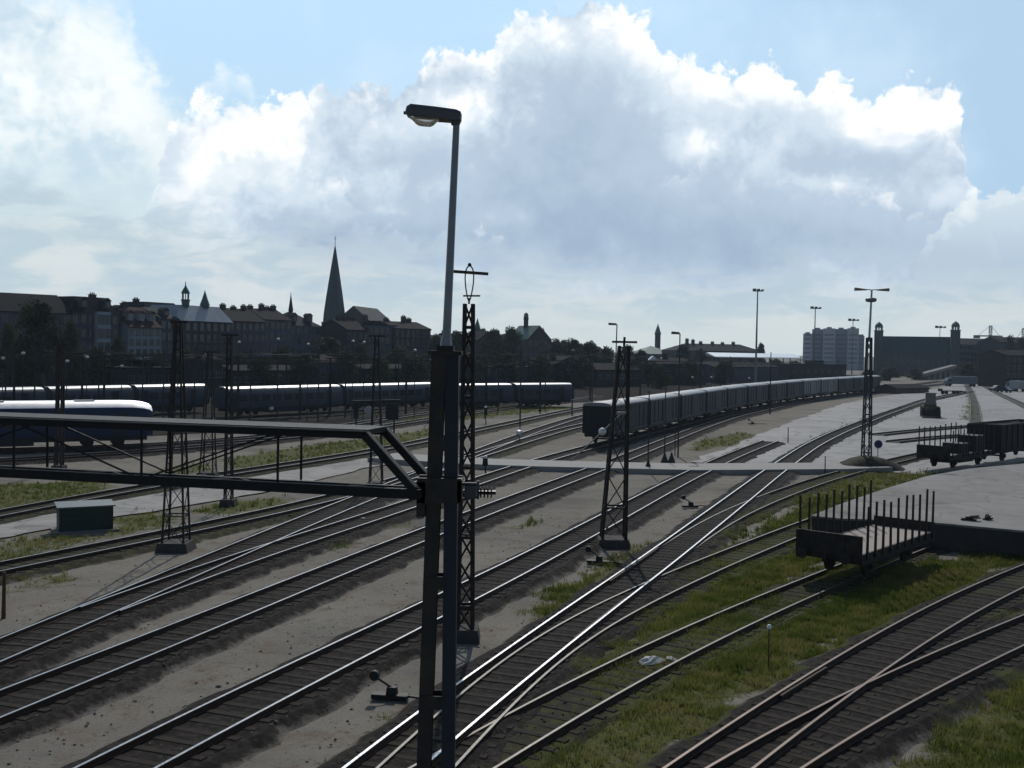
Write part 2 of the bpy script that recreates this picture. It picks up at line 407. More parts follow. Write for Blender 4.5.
GRASS = [  # (polygon in the picture, strength)
    ([(440, 800), (520, 757), (600, 707), (700, 650), (800, 600), (835, 585), (900, 566), (1000, 548), (1040, 545), (1040, 560), (925, 604), (840, 652), (760, 702), (690, 748), (640, 790), (560, 830)], 1.0),
    ([(575, 668), (650, 620), (735, 572), (790, 545), (850, 520), (860, 530), (800, 578), (775, 592), (705, 618), (640, 648), (590, 676)], 0.95),
    ([(660, 620), (700, 590), (735, 570), (690, 560), (760, 535), (800, 500), (840, 478), (925, 474), (930, 480), (845, 506), (815, 520), (800, 560)], 0.9),
    ([(640, 605), (690, 575), (735, 545), (790, 515), (800, 525), (740, 560), (690, 590), (650, 615)], 0.6),
    ([(520, 610), (575, 575), (640, 545), (650, 550), (600, 590), (540, 625)], 0.5),
    ([(330, 760), (380, 735), (420, 715), (425, 725), (380, 765), (350, 790)], 0.5),
    ([(840, 830), (900, 765), (950, 720), (1040, 660), (1200, 600), (1200, 830)], 0.95),
    ([(945, 640), (985, 605), (1010, 588), (1060, 568), (1100, 570), (1040, 600), (985, 632), (950, 650)], 0.8),
    ([(-60, 490), (0, 484), (100, 480), (112, 488), (60, 500), (0, 512), (-60, 520)], 0.9),
    ([(110, 526), (112, 517), (165, 506), (170, 522), (112, 534)], 0.8),
    ([(-40, 560), (0, 543), (55, 534), (110, 536), (60, 552), (0, 566), (-40, 575)], 0.45),
    ([(185, 512), (230, 500), (290, 494), (285, 503), (225, 514)], 0.7),
    ([(225, 458), (300, 446), (400, 434), (420, 440), (360, 450), (235, 470)], 0.85),
    ([(300, 458), (360, 442), (430, 428), (440, 434), (370, 450), (300, 465)], 0.6),
    ([(400, 414), (470, 408), (540, 405), (570, 408), (480, 418), (410, 424)], 0.8),
    ([(150, 470), (215, 462), (215, 470), (150, 480)], 0.6),
    ([(688, 449), (700, 440), (740, 432), (755, 434), (745, 442), (700, 450)], 0.8),
    ([(20, 580), (70, 574), (85, 580), (30, 590)], 0.4),
    ([(590, 690), (640, 660), (720, 620), (800, 586), (870, 560), (900, 560), (810, 600), (730, 640), (650, 682), (610, 700)], 1.0),
    ([(735, 560), (780, 540), (840, 515), (880, 500), (880, 510), (830, 535), (770, 560), (740, 575)], 1.0),
    ([(690, 545), (735, 515), (790, 492), (830, 482), (830, 490), (790, 506), (740, 528), (705, 552)], 0.7),
    ([(385, 525), (410, 520), (412, 526), (388, 528)], 0.5), ([(320, 548), (345, 543), (348, 547), (322, 552)], 0.5), ([(505, 528), (535, 520), (538, 526), (508, 532)], 0.4),
    ([(800, 440), (850, 422), (925, 401), (930, 405), (860, 428), (815, 444)], 0.45),
    ([(845, 470), (862, 461), (875, 461), (905, 472), (935, 470), (930, 480), (850, 480)], 0.8),
    ([(962, 420), (966, 394), (972, 394), (975, 420)], 0.7),
]
GP = [(poly_px(p), s) for p, s in GRASS]
def grass_w(x, y):
    w = np.zeros(x.shape)
    n = wob(x, y)
    for poly, s in GP:
        xs = [p[0] for p in poly]; ys = [p[1] for p in poly]
        mk = (x > min(xs) - 3) & (x < max(xs) + 3) & (y > min(ys) - 3) & (y < max(ys) + 3)
        if not mk.any(): continue
        sd = sdist(x[mk], y[mk], poly) + n[mk] * 0.7
        t = np.clip((sd + 0.7) / 1.6, 0, 1); t = t * t * (3 - 2 * t)
        w[mk] = np.maximum(w[mk], t * s)
    return w

def grow(a, b, step, k, lim):
    out = []; x = b; st = step
    while x < lim: st *= k; x += st; out.append(x)
    lo = []; x = a; st = step
    while x > -lim: st *= k; x -= st; lo.append(x)
    return np.array(lo[::-1] + list(np.arange(a, b + 1e-6, step)) + out)
gx = grow(-62, 62, 0.5, 1.18, 7000); gy = grow(12, 128, 0.5, 1.18, 7000)
X, Y = np.meshgrid(gx, gy); fx, fy = X.ravel(), Y.ravel()
gw = grass_w(fx, fy)
fz = 0.02 * wob(fx * 0.8, fy * 0.8) + 0.006 * wob(fx * 3.1, fy * 2.7) - 0.06
fz[(np.abs(fx) > 90) | (fy > 160)] = -0.06
nx, ny = len(gx), len(gy)
idx = np.arange(nx * ny).reshape(ny, nx)
faces = np.stack([idx[:-1, :-1].ravel(), idx[:-1, 1:].ravel(), idx[1:, 1:].ravel(), idx[1:, :-1].ravel()], 1)
me = bpy.data.meshes.new('ground')
me.from_pydata(np.stack([fx, fy, fz], 1).tolist(), [], faces.tolist())
at = me.attributes.new('grass', 'FLOAT', 'POINT'); at.data.foreach_set('value', gw.astype(np.float32))
me.polygons.foreach_set('use_smooth', [True] * len(me.polygons))
gm = bpy.data.materials.new('sandy_ground'); gm.use_nodes = True
t = gm.node_tree; M = NT(t); b = t.nodes['Principled BSDF']
v = M.n('ShaderNodeTexCoord').outputs['Object']
ga = M.n('ShaderNodeAttribute', attribute_name='grass').outputs['Fac']
nA = M.noise(v, 0.12, 6, 0.6); nB = M.noise(v, 0.9, 6, 0.65); nC = M.noise(v, 9.0, 5, 0.7); nD = M.noise(v, 45.0, 3, 0.6)
sand = M.mix(M.mr(nA, 0.35, 0.65), (0.245, 0.222, 0.182), (0.185, 0.172, 0.148))
sand = M.mix(M.m('MULTIPLY', M.mr(nA, 0.56, 0.66), 0.55), sand, (0.10, 0.09, 0.08))
sand = M.mix(M.mr(nB, 0.48, 0.72), sand, (0.175, 0.130, 0.098))
sand = M.mix(M.m('MULTIPLY', M.mr(nC, 0.52, 0.7), 0.7), sand, (0.085, 0.074, 0.062))
sand = M.mix(M.m('MULTIPLY', M.mr(nD, 0.55, 0.7), 0.6), sand, (0.40, 0.37, 0.32))
gr = M.mix(M.mr(nB, 0.35, 0.65), (0.095, 0.11, 0.028), (0.14, 0.125, 0.05))
gr = M.mix(M.mr(nC, 0.4, 0.7), gr, (0.045, 0.05, 0.018))
wv = M.m('ADD', ga, M.m('MULTIPLY', M.m('SUBTRACT', nC, 0.5), 1.4))
wv = M.m('ADD', wv, M.m('MULTIPLY', M.m('SUBTRACT', nB, 0.5), 0.8))
cc = M.mix(M.mr(wv, 0.12, 0.5), sand, gr)
t.links.new(cc, b.inputs['Base Color']); b.inputs['Roughness'].default_value = 0.95; b.inputs['Specular IOR Level'].default_value = 0.1
bn = M.n('ShaderNodeBump'); bn.inputs['Strength'].default_value = 0.7; bn.inputs['Distance'].default_value = 0.06
t.links.new(M.m('ADD', nC, M.m('MULTIPLY', nD, 0.5)), bn.inputs['Height']); t.links.new(bn.outputs[0], b.inputs['Normal'])
me.materials.append(gm)
ground = bpy.data.objects.new('ground', me); COL.objects.link(ground); tag(ground, kind='structure')

# grass blades and weeds: tufts of leaning blades, thicker near the camera
def make_grass():
    pts = []
    for poly, s in GP:
        xs = [p[0] for p in poly]; ys = [p[1] for p in poly]
        x0, x1, y0, y1 = min(xs) - 1, max(xs) + 1, max(18, min(ys) - 1), max(ys) + 1
        area = (x1 - x0) * (y1 - y0); yc = (y0 + y1) / 2
        dens = 44 if yc < 50 else (12 if yc < 75 else 3)
        n = int(min(area * dens, 90000))
        x = nrng.uniform(x0, x1, n); y = nrng.uniform(y0, y1, n)
        w = grass_w(x, y)
        keep = nrng.uniform(0.1, 1.1, n) < w * np.clip(0.75 + 0.4 * wob(x * 1.7, y * 1.7), 0.25, 1.1)
        vis = np.abs(x) < y * 0.53 + 2
        pts.append(np.stack([x, y], 1)[keep & vis])
    p = np.concatenate(pts)
    nb = 6
    n = len(p)
    base = np.repeat(p, nb, 0) + nrng.normal(0, 0.07, (n * nb, 2))
    far = np.repeat(np.clip(p[:, 1] / 45, 0.8, 2.0), nb)
    hgt = np.abs(nrng.normal(0.072, 0.038, n * nb)) * (0.7 + 0.5 * far) * np.repeat(np.clip(1.0 + 0.6 * wob(p[:, 0], p[:, 1]), 0.5, 2.0), nb)
    ang = nrng.uniform(0, 2 * np.pi, n * nb); wid = nrng.uniform(0.012, 0.028, n * nb) * far
    lean = nrng.uniform(0.1, 0.7, n * nb) * hgt; la = nrng.uniform(0, 2 * np.pi, n * nb)
    dx, dy = np.cos(ang) * wid, np.sin(ang) * wid
    z0 = np.full(n * nb, -0.05)
    A = np.stack([base[:, 0] - dx, base[:, 1] - dy, z0], 1); B = np.stack([base[:, 0] + dx, base[:, 1] + dy, z0], 1)
    C = np.stack([base[:, 0] + np.cos(la) * lean, base[:, 1] + np.sin(la) * lean, z0 + 0.06 + hgt], 1)
    V = np.stack([A, B, C], 1).reshape(-1, 3)
    me = bpy.data.meshes.new('grass')
    me.vertices.add(len(V)); me.vertices.foreach_set('co', V.astype(np.float32).ravel())
    nf = n * nb
    me.loops.add(nf * 3); me.polygons.add(nf)
    me.loops.foreach_set('vertex_index', np.arange(nf * 3, dtype=np.int32))
    me.polygons.foreach_set('loop_start', np.arange(0, nf * 3, 3, dtype=np.int32))
    tone = np.repeat(np.repeat(np.clip(0.5 + 0.35 * wob(p[:, 0] * 0.6 + 9, p[:, 1] * 0.6) + nrng.normal(0, 0.12, n), 0, 1), nb), 3)
    a2 = me.attributes.new('tone', 'FLOAT', 'POINT'); a2.data.foreach_set('value', tone.astype(np.float32))
    me.update(calc_edges=True); me.validate()
    m = bpy.data.materials.new('grass_blades'); m.use_nodes = True
    t = m.node_tree; M = NT(t); b = t.nodes['Principled BSDF']
    a = M.n('ShaderNodeAttribute', attribute_name='tone').outputs['Fac']
    c = M.mix(M.mr(a, 0.1, 0.9), (0.075, 0.105, 0.018), (0.205, 0.205, 0.05))
    c = M.mix(M.m('MULTIPLY', M.mr(a, 0.68, 1.0), 0.6), c, (0.23, 0.175, 0.085))
    t.links.new(c, b.inputs['Base Color']); b.inputs['Roughness'].default_value = 0.8; b.inputs['Specular IOR Level'].default_value = 0.1
    tr = M.n('ShaderNodeBsdfTranslucent'); t.links.new(c, tr.inputs[0])
    mx = M.n('ShaderNodeMixShader'); mx.inputs[0].default_value = 0.45
    t.links.new(b.outputs[0], mx.inputs[1]); t.links.new(tr.outputs[0], mx.inputs[2])
    t.links.new(mx.outputs[0], t.nodes['Material Output'].inputs['Surface'])
    me.materials.append(m)
    o = bpy.data.objects.new('grass', me); COL.objects.link(o); tag(o, kind='stuff')
    return nf
print('grass blades', make_grass())

def sheet(name, poly, z, m, cell=0.8, jit=0.25, kind='structure'):
    """irregular-edged flat sheet: polygon with a wavy rim"""
    n = len(poly); ring = []
    for i in range(n):
        a = Vector(poly[i]); bb = Vector(poly[(i + 1) % n]); L = (bb - a).length; k = max(1, int(L / cell))
        for j in range(k):
            q = a.lerp(bb, j / k); w = float(wob(np.array(q.x * 1.5), np.array(q.y * 1.5)))
            nn = Vector((bb.y - a.y, a.x - bb.x)).normalized()
            ring.append((q + nn * w * jit))
    mb = MB(); mb.add([(q.x, q.y, z) for q in ring], [tuple(range(len(ring)))])
    o = mb.build(name, m, fix=False)
    if o.data.polygons[0].normal.z < 0: o.data.flip_normals()
    import bmesh
    bm = bmesh.new(); bm.from_mesh(o.data); bmesh.ops.triangulate(bm, faces=bm.faces[:]); bm.to_mesh(o.data); bm.free()
    return tag(o, kind=kind)

def ribbon_poly(pts, w):
    """polygon of a path of given width along world points"""
    pts = [Vector(p) for p in pts]; L, Rr = [], []
    for i, p in enumerate(pts):
        d = (pts[min(i + 1, len(pts) - 1)] - pts[max(i - 1, 0)]).normalized(); nn = Vector((-d.y, d.x))
        ww = w[i] if isinstance(w, (list, tuple)) else w
        L.append(p + nn * ww / 2); Rr.append(p - nn * ww / 2)
    return [tuple(q) for q in L + Rr[::-1]]
M_PATH = mat('pale_gravel_path', (0.34, 0.325, 0.30), 0.9, 0, 0.22, 0.5, bump=0.3, col2=(0.27, 0.255, 0.235))
M_YARD = mat('worn_asphalt', (0.29, 0.28, 0.27), 0.75, 0, 0.22, 0.16, bump=0.25, col2=(0.225, 0.215, 0.205), spec=0.35)
M_STRIP = mat('weedy_cinder', (0.035, 0.034, 0.024), 0.95, 0, 0.5, 0.8, col2=(0.05, 0.045, 0.028))
pth = [G(u, v) for u, v in [(-90, 540), (-20, 531), (0, 527), (60, 516.5), (112, 508.5), (190, 496.5), (260, 483), (330, 466), (385, 457)]]
sheet('path', ribbon_poly([(p.x, p.y) for p in pth], [5.2, 5.0, 5.0, 4.6, 5, 5, 5.6, 6.0, 6.4]), 0.012, M_PATH, jit=0.12)
crs = [G(u, v, 0.2) for u, v in [(382, 457), (430, 460), (480, 463), (540, 465), (600, 466.5), (690, 468.5), (760, 468), (830, 467.5), (872, 466)]]
YARD = poly_px([(690, 462), (722, 450), (745, 440), (770, 430), (805, 417), (840, 404.5), (868, 398.5), (900, 394), (925, 391), (940, 387.5), (955, 383.5), (1040, 384), (1200, 388), (1300, 430), (1300, 480), (1024, 462), (925, 475), (880, 471), (845, 471), (820, 470), (760, 472)])
def weather_paving(m, sc=0.10):
    t = m.node_tree; M = NT(t); b = t.nodes['Principled BSDF']; src = b.inputs['Base Color'].links[0].from_socket
    v = M.n('ShaderNodeTexCoord').outputs['Object']
    wv = M.n('ShaderNodeVectorMath', operation='MULTIPLY_ADD'); nz = M.n('ShaderNodeTexNoise'); t.links.new(v, nz.inputs['Vector']); nz.inputs['Scale'].default_value = 0.5
    t.links.new(nz.outputs['Color'], wv.inputs[0]); wv.inputs[1].default_value = (2.5, 2.5, 0); t.links.new(v, wv.inputs[2])
    vo = M.n('ShaderNodeTexVoronoi', feature='DISTANCE_TO_EDGE'); t.links.new(wv.outputs[0], vo.inputs['Vector']); vo.inputs['Scale'].default_value = sc * 1.6
    vp = M.n('ShaderNodeTexVoronoi', feature='F1'); t.links.new(wv.outputs[0], vp.inputs['Vector']); vp.inputs['Scale'].default_value = sc
    sp = M.n('ShaderNodeSeparateColor'); t.links.new(vp.outputs['Color'], sp.inputs[0])
    n3 = M.noise(v, 0.35, 6, 0.7)
    c = M.mix(M.m('MULTIPLY', M.mr(sp.outputs[0], 0.55, 0.75), 0.35), src, (0.15, 0.14, 0.13))
    c = M.mix(M.m('MULTIPLY', M.mr(n3, 0.52, 0.72), 0.6), c, (0.11, 0.10, 0.09))
    c = M.mix(M.m('MULTIPLY', M.mr(vo.outputs['Distance'], 0.0, 0.035, 1.0, 0.0), 0.4), c, (0.06, 0.055, 0.045))
    t.links.new(c, b.inputs['Base Color'])
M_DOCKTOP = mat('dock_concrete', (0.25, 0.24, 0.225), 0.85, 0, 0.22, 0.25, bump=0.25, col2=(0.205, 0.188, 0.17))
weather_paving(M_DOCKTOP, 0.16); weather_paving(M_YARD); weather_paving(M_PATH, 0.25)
M_CINDER_SHADE = mat('cinder_with_train_shade', (0.062, 0.058, 0.052), 0.95, 0, 0.45, 0.35, bump=0.4, col2=(0.038, 0.036, 0.032), spec=0.0)  # dark cinder tone that also paints in the shadow below the far trains
sheet('shaded_cinder_ground', poly_px([(-160, 470), (-100, 448), (0, 440), (150, 436), (260, 430), (360, 424), (470, 412), (560, 404), (620, 398), (700, 390), (760, 384), (900, 376), (700, 371), (400, 376), (-160, 372)]), 0.0, M_CINDER_SHADE, cell=3.0, jit=0.8)
sheet('yard_paving', YARD, 0.02, M_YARD, cell=2.5, jit=0.4)
# ------------------------------------------------------------------ railway tracks
M_BALLAST = mat('dark_ballast', (0.020, 0.017, 0.015), 0.95, 0, 0.9, 5.0, bump=1.0, col2=(0.036, 0.029, 0.025), spec=0.1)
def ballast_rim(m):
    t = m.node_tree; M = NT(t); b = t.nodes['Principled BSDF']; src = b.inputs['Base Color'].links[0].from_socket
    v = M.n('ShaderNodeTexCoord').outputs['Object']; n1 = M.noise(v, 1.1, 6, 0.65); n2 = M.noise(v, 9.0, 5, 0.7)
    a = M.n('ShaderNodeAttribute', attribute_name='rim').outputs['Fac']; g = M.n('ShaderNodeAttribute', attribute_name='grass').outputs['Fac']
    w = M.m('ADD', a, M.m('ADD', M.m('MULTIPLY', M.m('SUBTRACT', n1, 0.5), 1.5), M.m('MULTIPLY', M.m('SUBTRACT', n2, 0.5), 1.1)))
    c = M.mix(M.mr(w, 0.55, 0.95), src, M.mix(M.mr(n2, 0.4, 0.62), (0.225, 0.20, 0.172), (0.10, 0.088, 0.074)))
    gg = M.m('ADD', g, M.m('ADD', M.m('MULTIPLY', M.m('SUBTRACT', n1, 0.5), 1.1), M.m('MULTIPLY', M.m('SUBTRACT', n2, 0.5), 1.2)))
    c = M.mix(M.mr(gg, 0.4, 0.75), c, M.mix(M.mr(n2, 0.4, 0.6), (0.075, 0.08, 0.025), (0.045, 0.05, 0.018)))
    t.links.new(c, b.inputs['Base Color'])
ballast_rim(M_BALLAST)
M_BALLASTG = mat('overgrown_ballast', (0.04, 0.037, 0.024), 0.95, 0, 0.7, 2.5, bump=0.9, col2=(0.05, 0.05, 0.018), spec=0.1)
ballast_rim(M_BALLASTG)
M_SLEEPER = mat('oily_timber_sleeper', (0.036, 0.030, 0.024), 0.92, 0, 0.5, 3.0, bump=0.4, spec=0.1)
M_RAILSIDE = mat('rusty_rail', (0.05, 0.028, 0.019), 0.75, 0.2, 0.4, 3.0)
M_RAILTOP = mat('worn_rail_head', (0.26, 0.26, 0.27), 0.36, 0.9, 0.2, 2.0)
M_RAILDULL = mat('dull_rail_head', (0.16, 0.12, 0.10), 0.5, 0.6, 0.3, 2.0)
M_RAILPALE = mat('pale_rusty_rail_head', (0.145, 0.135, 0.122), 0.5, 0.5, 0.3, 2.0)
M_RAILBRIGHT = mat('polished_rail_head', (0.50, 0.50, 0.51), 0.34, 1.0, 0.08, 2.0)

def smooth_line(px, z=0.2, step=0.65, sig=9.0, world=None, ext=0.0):
    p = world if world else [(q.x, q.y) for q in (G(u, v, z) for u, v in px)]
    p = np.array(p)
    if ext:
        d = p[0] - p[1]; p = np.vstack([p[0] + d / np.linalg.norm(d) * ext, p])
    s = np.r_[0, np.cumsum(np.linalg.norm(np.diff(p, axis=0), axis=1))]
    n = int(s[-1] / step); t = np.arange(n + 1) * step
    q = np.stack([np.interp(t, s, p[:, 0]), np.interp(t, s, p[:, 1])], 1)
    k = int(sig / step)
    if k > 1:
        for _ in range(3):
            pad = np.vstack([2 * q[0] - q[k:0:-1], q, 2 * q[-1] - q[-2:-k - 2:-1]])
            ker = np.ones(2 * k + 1) / (2 * k + 1)
            q = np.stack([np.convolve(pad[:, 0], ker, 'valid'), np.convolve(pad[:, 1], ker, 'valid')], 1)
    return q
def normals(q):
    d = np.gradient(q, axis=0); d /= np.linalg.norm(d, axis=1)[:, None]
    return d, np.stack([-d[:, 1], d[:, 0]], 1)
RAILPROF = [(-0.075, 0.0), (-0.075, 0.018), (-0.013, 0.03), (-0.013, 0.105), (-0.036, 0.115), (-0.036, 0.148), (0.036, 0.148), (0.036, 0.115), (0.013, 0.105), (0.013, 0.03), (0.075, 0.018), (0.075, 0.0)]
TRACKN = [0]
SLEEPER_ME = {}
def track(label, q, rails=(True, True), ballast=3.3, bm=None, top=None, raillen=(None, None), sleepers=True, ind=0, lift=None, weeds=False):
    k = TRACKN[0]; TRACKN[0] += 1
    zoff = 0.005 * k if lift is None else lift
    d, n = normals(q)
    N_ = len(q)
    root = thing('railway_track', label, 'railway track', (q[0][0], q[0][1], 0))
    o = np.array(q[0])
    ql = q - o
    # ballast bed
    mb = MB(); offs = [-1.14, -1.0, -0.8, 0, 0.8, 1.0, 1.14]
    zs = [-0.16, -0.045, 0.112, 0.128, 0.112, -0.045, -0.16]
    vs = []
    for i in range(0, N_):
        e1 = 1 + 0.10 * float(wob(q[i, 0] * 1.3, q[i, 1] * 1.3)); e2 = 1 + 0.10 * float(wob(q[i, 0] * 1.3 + 40, q[i, 1] * 1.3))
        for a, z in zip(offs, zs):
            w = a * ballast / 2 * (e1 if a < 0 else e2)
            vs.append((ql[i, 0] + n[i, 0] * w, ql[i, 1] + n[i, 1] * w, z + zoff + 0.01 * math.sin(i * 1.7 + a * 9)))
    m = len(offs); fs = []
    for i in range(N_ - 1):
        for j in range(m - 1): fs.append((i * m + j, i * m + j + 1, (i + 1) * m + j + 1, (i + 1) * m + j))
    mb.add(vs, fs); ob = mb.build('ballast', bm or M_BALLAST, root, fix=False)
    rim = ob.data.attributes.new('rim', 'FLOAT', 'POINT'); rim.data.foreach_set('value', np.tile(np.array([1.15, 0.72, 0.2, 0.0, 0.2, 0.72, 1.15], np.float32), N_))
    va = np.array(vs); wd = ob.data.attributes.new('grass', 'FLOAT', 'POINT'); wd.data.foreach_set('value', grass_w(va[:, 0] + o[0], va[:, 1] + o[1]).astype(np.float32))
    if ob.data.polygons[0].normal.z < 0: ob.data.flip_normals()
    # rails
    for side in (-1, 1):
        rng_ = raillen[0 if side < 0 else 1] or (0, N_)
        a0, a1 = rng_
        mb = MB(); vs = []; np_ = len(RAILPROF)
        for i in range(a0, min(a1, N_)):
            for x, z in RAILPROF:
                w = side * 0.755 + x
                vs.append((ql[i, 0] + n[i, 0] * w, ql[i, 1] + n[i, 1] * w, 0.14 + z + zoff))
        L = min(a1, N_) - a0
        for i in range(L - 1):
            for j in range(np_):
                jj = (j + 1) % np_
                mb.cur = 1 if j == 5 else 0
                mb.add([], []); mb.f.append((i * np_ + j, i * np_ + jj, (i + 1) * np_ + jj, (i + 1) * np_ + j)); mb.mi.append(mb.cur)
        mb.v = vs
        mb.build('rail', [M_RAILSIDE, top or M_RAILTOP], root)
    # sleepers: the nearest ones each an object, the rest one piece
    if sleepers:
        if 'me' not in SLEEPER_ME:
            s0 = MB(); s0.prism([(-0.13, 0), (-0.13, 0.10), (-0.10, 0.128), (0.10, 0.128), (0.13, 0.10), (0.13, 0)], -1.12, 1.12, 'y')
            SLEEPER_ME['ob'] = s0.build('sleeper', M_SLEEPER, root); first = True; SLEEPER_ME['me'] = SLEEPER_ME['ob'].data
        else: first = False
        cand = []
        for i in range(N_):
            x, y = q[i]
            vis = 18 < y < 75 and abs(x) < y * 0.5 + 1.5
            cand.append((i, vis, y))
        near = sorted([c for c in cand if c[1]], key=lambda c: c[2])[:min(ind, 100)]
        ns = set(c[0] for c in near)
        rest = MB()
        for i in range(N_):
            a = math.atan2(d[i, 1], d[i, 0]) + rng.uniform(-0.025, 0.025)
            loc = (ql[i, 0], ql[i, 1], zoff + 0.012)
            if i in ns:
                if first: so = SLEEPER_ME['ob']; first = False
                else:
                    so = SLEEPER_ME['ob'].copy(); COL.objects.link(so); so.parent = root
                so.location = loc; so.rotation_euler = (0, 0, a)
            elif q[i, 1] < 190 and (abs(q[i, 0]) < q[i, 1] * 0.6 + 4):
                rest.box((loc[0], loc[1], zoff + 0.07), (0.25, 2.24, 0.13), a)
        if rest.v:
            so = rest.build('sleeper_run', M_SLEEPER, root, fix=False); so['kind'] = 'stuff'
    return root

TR = {}
# straight and curved centre lines read off the rails
TR['C'] = smooth_line([(-60, 862), (115, 766), (255, 698.5), (387, 634.5), (500, 580.5), (690, 476), (740, 453), (772, 441)], ext=8)
TR['B'] = smooth_line([(-120, 757), (0, 709), (180, 636), (350, 565), (424, 536), (528, 495.5), (587, 474), (632, 456), (690, 432), (732, 417), (800, 402), (880, 389), (940, 381)], ext=8)
TR['A'] = smooth_line([(-120, 705), (0, 656), (100, 612), (215, 561), (290, 529), (360, 500), (420, 477), (472, 455), (530, 433), (575, 418), (640, 404), (720, 391)], ext=8)
TR['A2'] = smooth_line([(100, 612), (150, 590), (200, 571), (250, 558), (330, 532), (410, 506), (480, 481), (540, 461), (600, 445), (655, 431), (730, 412), (800, 400), (890, 389.5), (960, 382)], sig=7)
TR['D'] = smooth_line([(-120, 592), (0, 567), (130, 543), (256, 517), (340, 499), (420, 474), (500, 449), (560, 430), (640, 413), (700, 402)], ext=8)
TR['E'] = smooth_line([(-120, 538), (0, 514), (125, 489), (225, 474), (362, 454), (430, 440), (510, 423), (580, 408), (660, 396)], ext=8)
TR['F'] = smooth_line([(-200, 468), (0, 463), (150, 452), (260, 441), (360, 430), (450, 416), (530, 405), (600, 396)])
TR['F2'] = smooth_line([(-200, 454), (-60, 452.3), (0, 450), (60, 448.7), (150, 447), (240, 440), (330, 428), (420, 414), (520, 401)])
TR['F3'] = smooth_line([(-200, 436), (0, 432), (120, 427), (250, 421), (360, 414), (460, 404), (560, 394)])
TR['H0'] = smooth_line([(300, 842), (380, 767), (448, 720), (480, 697.5), (560, 633), (650, 569), (687, 540), (717, 517), (776, 471), (811, 446.5), (838, 433), (880, 416), (925, 400), (970, 391)], sig=5, ext=6)
TR['H1'] = smooth_line([(395, 790), (440, 742), (480, 705), (509, 675.5), (545, 645), (592, 619), (655, 589), (709, 565), (772, 540), (830, 517), (900, 494)], sig=4)
TR['H2'] = smooth_line([(560, 633), (620, 590), (670, 553), (705, 529), (733, 513), (782, 493), (825, 478), (870, 466), (930, 452), (1010, 438), (1100, 428)], sig=4)
TR['I'] = smooth_line([(330, 842), (400, 796), (478, 752), (530, 720), (583, 690), (632, 666), (716, 625), (797, 591), (860, 565), (930, 538)], sig=5)
TR['J1'] = smooth_line([(560, 890), (640, 822), (715, 768), (801, 706), (849, 675), (929, 623), (1000, 588), (1060, 562), (1200, 515)], sig=5)
TR['J2'] = smooth_line([(590, 885), (672, 822), (755, 768), (857, 711), (919, 680), (997, 645), (1070, 612), (1200, 562)], sig=5)
TR['Y1'] = smooth_line([(976, 424), (975, 405), (971, 392), (966, 383)], sig=4)
TR['Y2'] = smooth_line([(1060, 424), (1020, 403), (1000, 394), (985, 386)], sig=4)
TR['Y3'] = smooth_line([(878, 434), (905, 431), (950, 427), (1000, 424), (1080, 421)], sig=4)
TR['Y4'] = smooth_line([(893, 441), (920, 438), (960, 435), (1010, 432), (1080, 430)], sig=4)
TLAB = {
 'C': 'straight track from the bottom edge past the foot of the tall lattice mast', 'B': 'straight track on dark ballast just left of the one beside the lattice mast',
 'A': 'track with a bright left rail passing the short rusty post at the picture edge', 'A2': 'track that branches off and runs under the long grey freight train',
 'D': 'narrow dark track in front of the low green cabinet', 'E': 'dark track along the far side of the pale gravel path', 'F': 'track in front of the silver roofed coach',
 'F2': 'track that the silver roofed coach stands on', 'F3': 'farthest track, between the silver roofed coach and the far parked trains',
 'H0': 'brightest straight track, shining white from bottom centre to the foot crossing', 'H1': 'curved track leaving the shining one towards the grass by the stake wagon',
 'H2': 'track bending off the shining one to the right across the paved yard', 'I': 'half overgrown track ending under the stake wagon at the loading dock',
 'J1': 'rusty left track of the pair in the bottom right corner', 'J2': 'rusty right track of the pair in the bottom right corner',
 'Y1': 'sunken yard track leading away to the right of the green loader', 'Y2': 'sunken yard track at the right picture edge', 'Y3': 'upper of two sunken yard tracks left of the loaded stake wagon',
 'Y4': 'lower of two sunken yard tracks left of the loaded stake wagon'}
IND = {'C': 100, 'B': 100, 'A': 60, 'H0': 100, 'H1': 70, 'I': 90, 'J1': 80, 'J2': 80, 'H2': 30, 'A2': 40, 'D': 30, 'E': 20}
for key in ['D', 'E', 'F', 'F2', 'F3', 'A2', 'A', 'B', 'C', 'H2', 'H1', 'H0', 'I', 'J2', 'J1', 'Y1', 'Y2', 'Y3', 'Y4']:
    yard = key[0] == 'Y'
    track(TLAB[key], TR[key], ballast=2.2 if yard else {'I': 3.3, 'H2': 3.2, 'H1': 3.3}.get(key, 3.15),
          bm=M_STRIP if yard else (M_BALLASTG if key in ('I', 'H2', 'E', 'D') else M_BALLAST),
          top=M_RAILDULL if yard or key in ('J1', 'J2') else (M_RAILBRIGHT if key == 'H0' else (M_RAILPALE if key in ('I', 'H1', 'H2') else M_RAILTOP)), ind=IND.get(key, 0),
          sleepers=not yard, lift=-0.06 if yard else ({'I': -0.075, 'H2': -0.06, 'H1': -0.045}.get(key)))
# foot crossing, level with the rail heads
crs_w = [(p.x, p.y) for p in crs]
mb = MB(); pl = ribbon_poly(crs_w, 4.6)
M_CROSS = mat('pale_crossing_planks', (0.27, 0.26, 0.24), 0.8, 0, 0.2, 1.2, bump=0.2)
mb.prism(pl, -0.05, 0.345, 'z'); tag(mb.build('foot_crossing', M_CROSS), kind='structure')

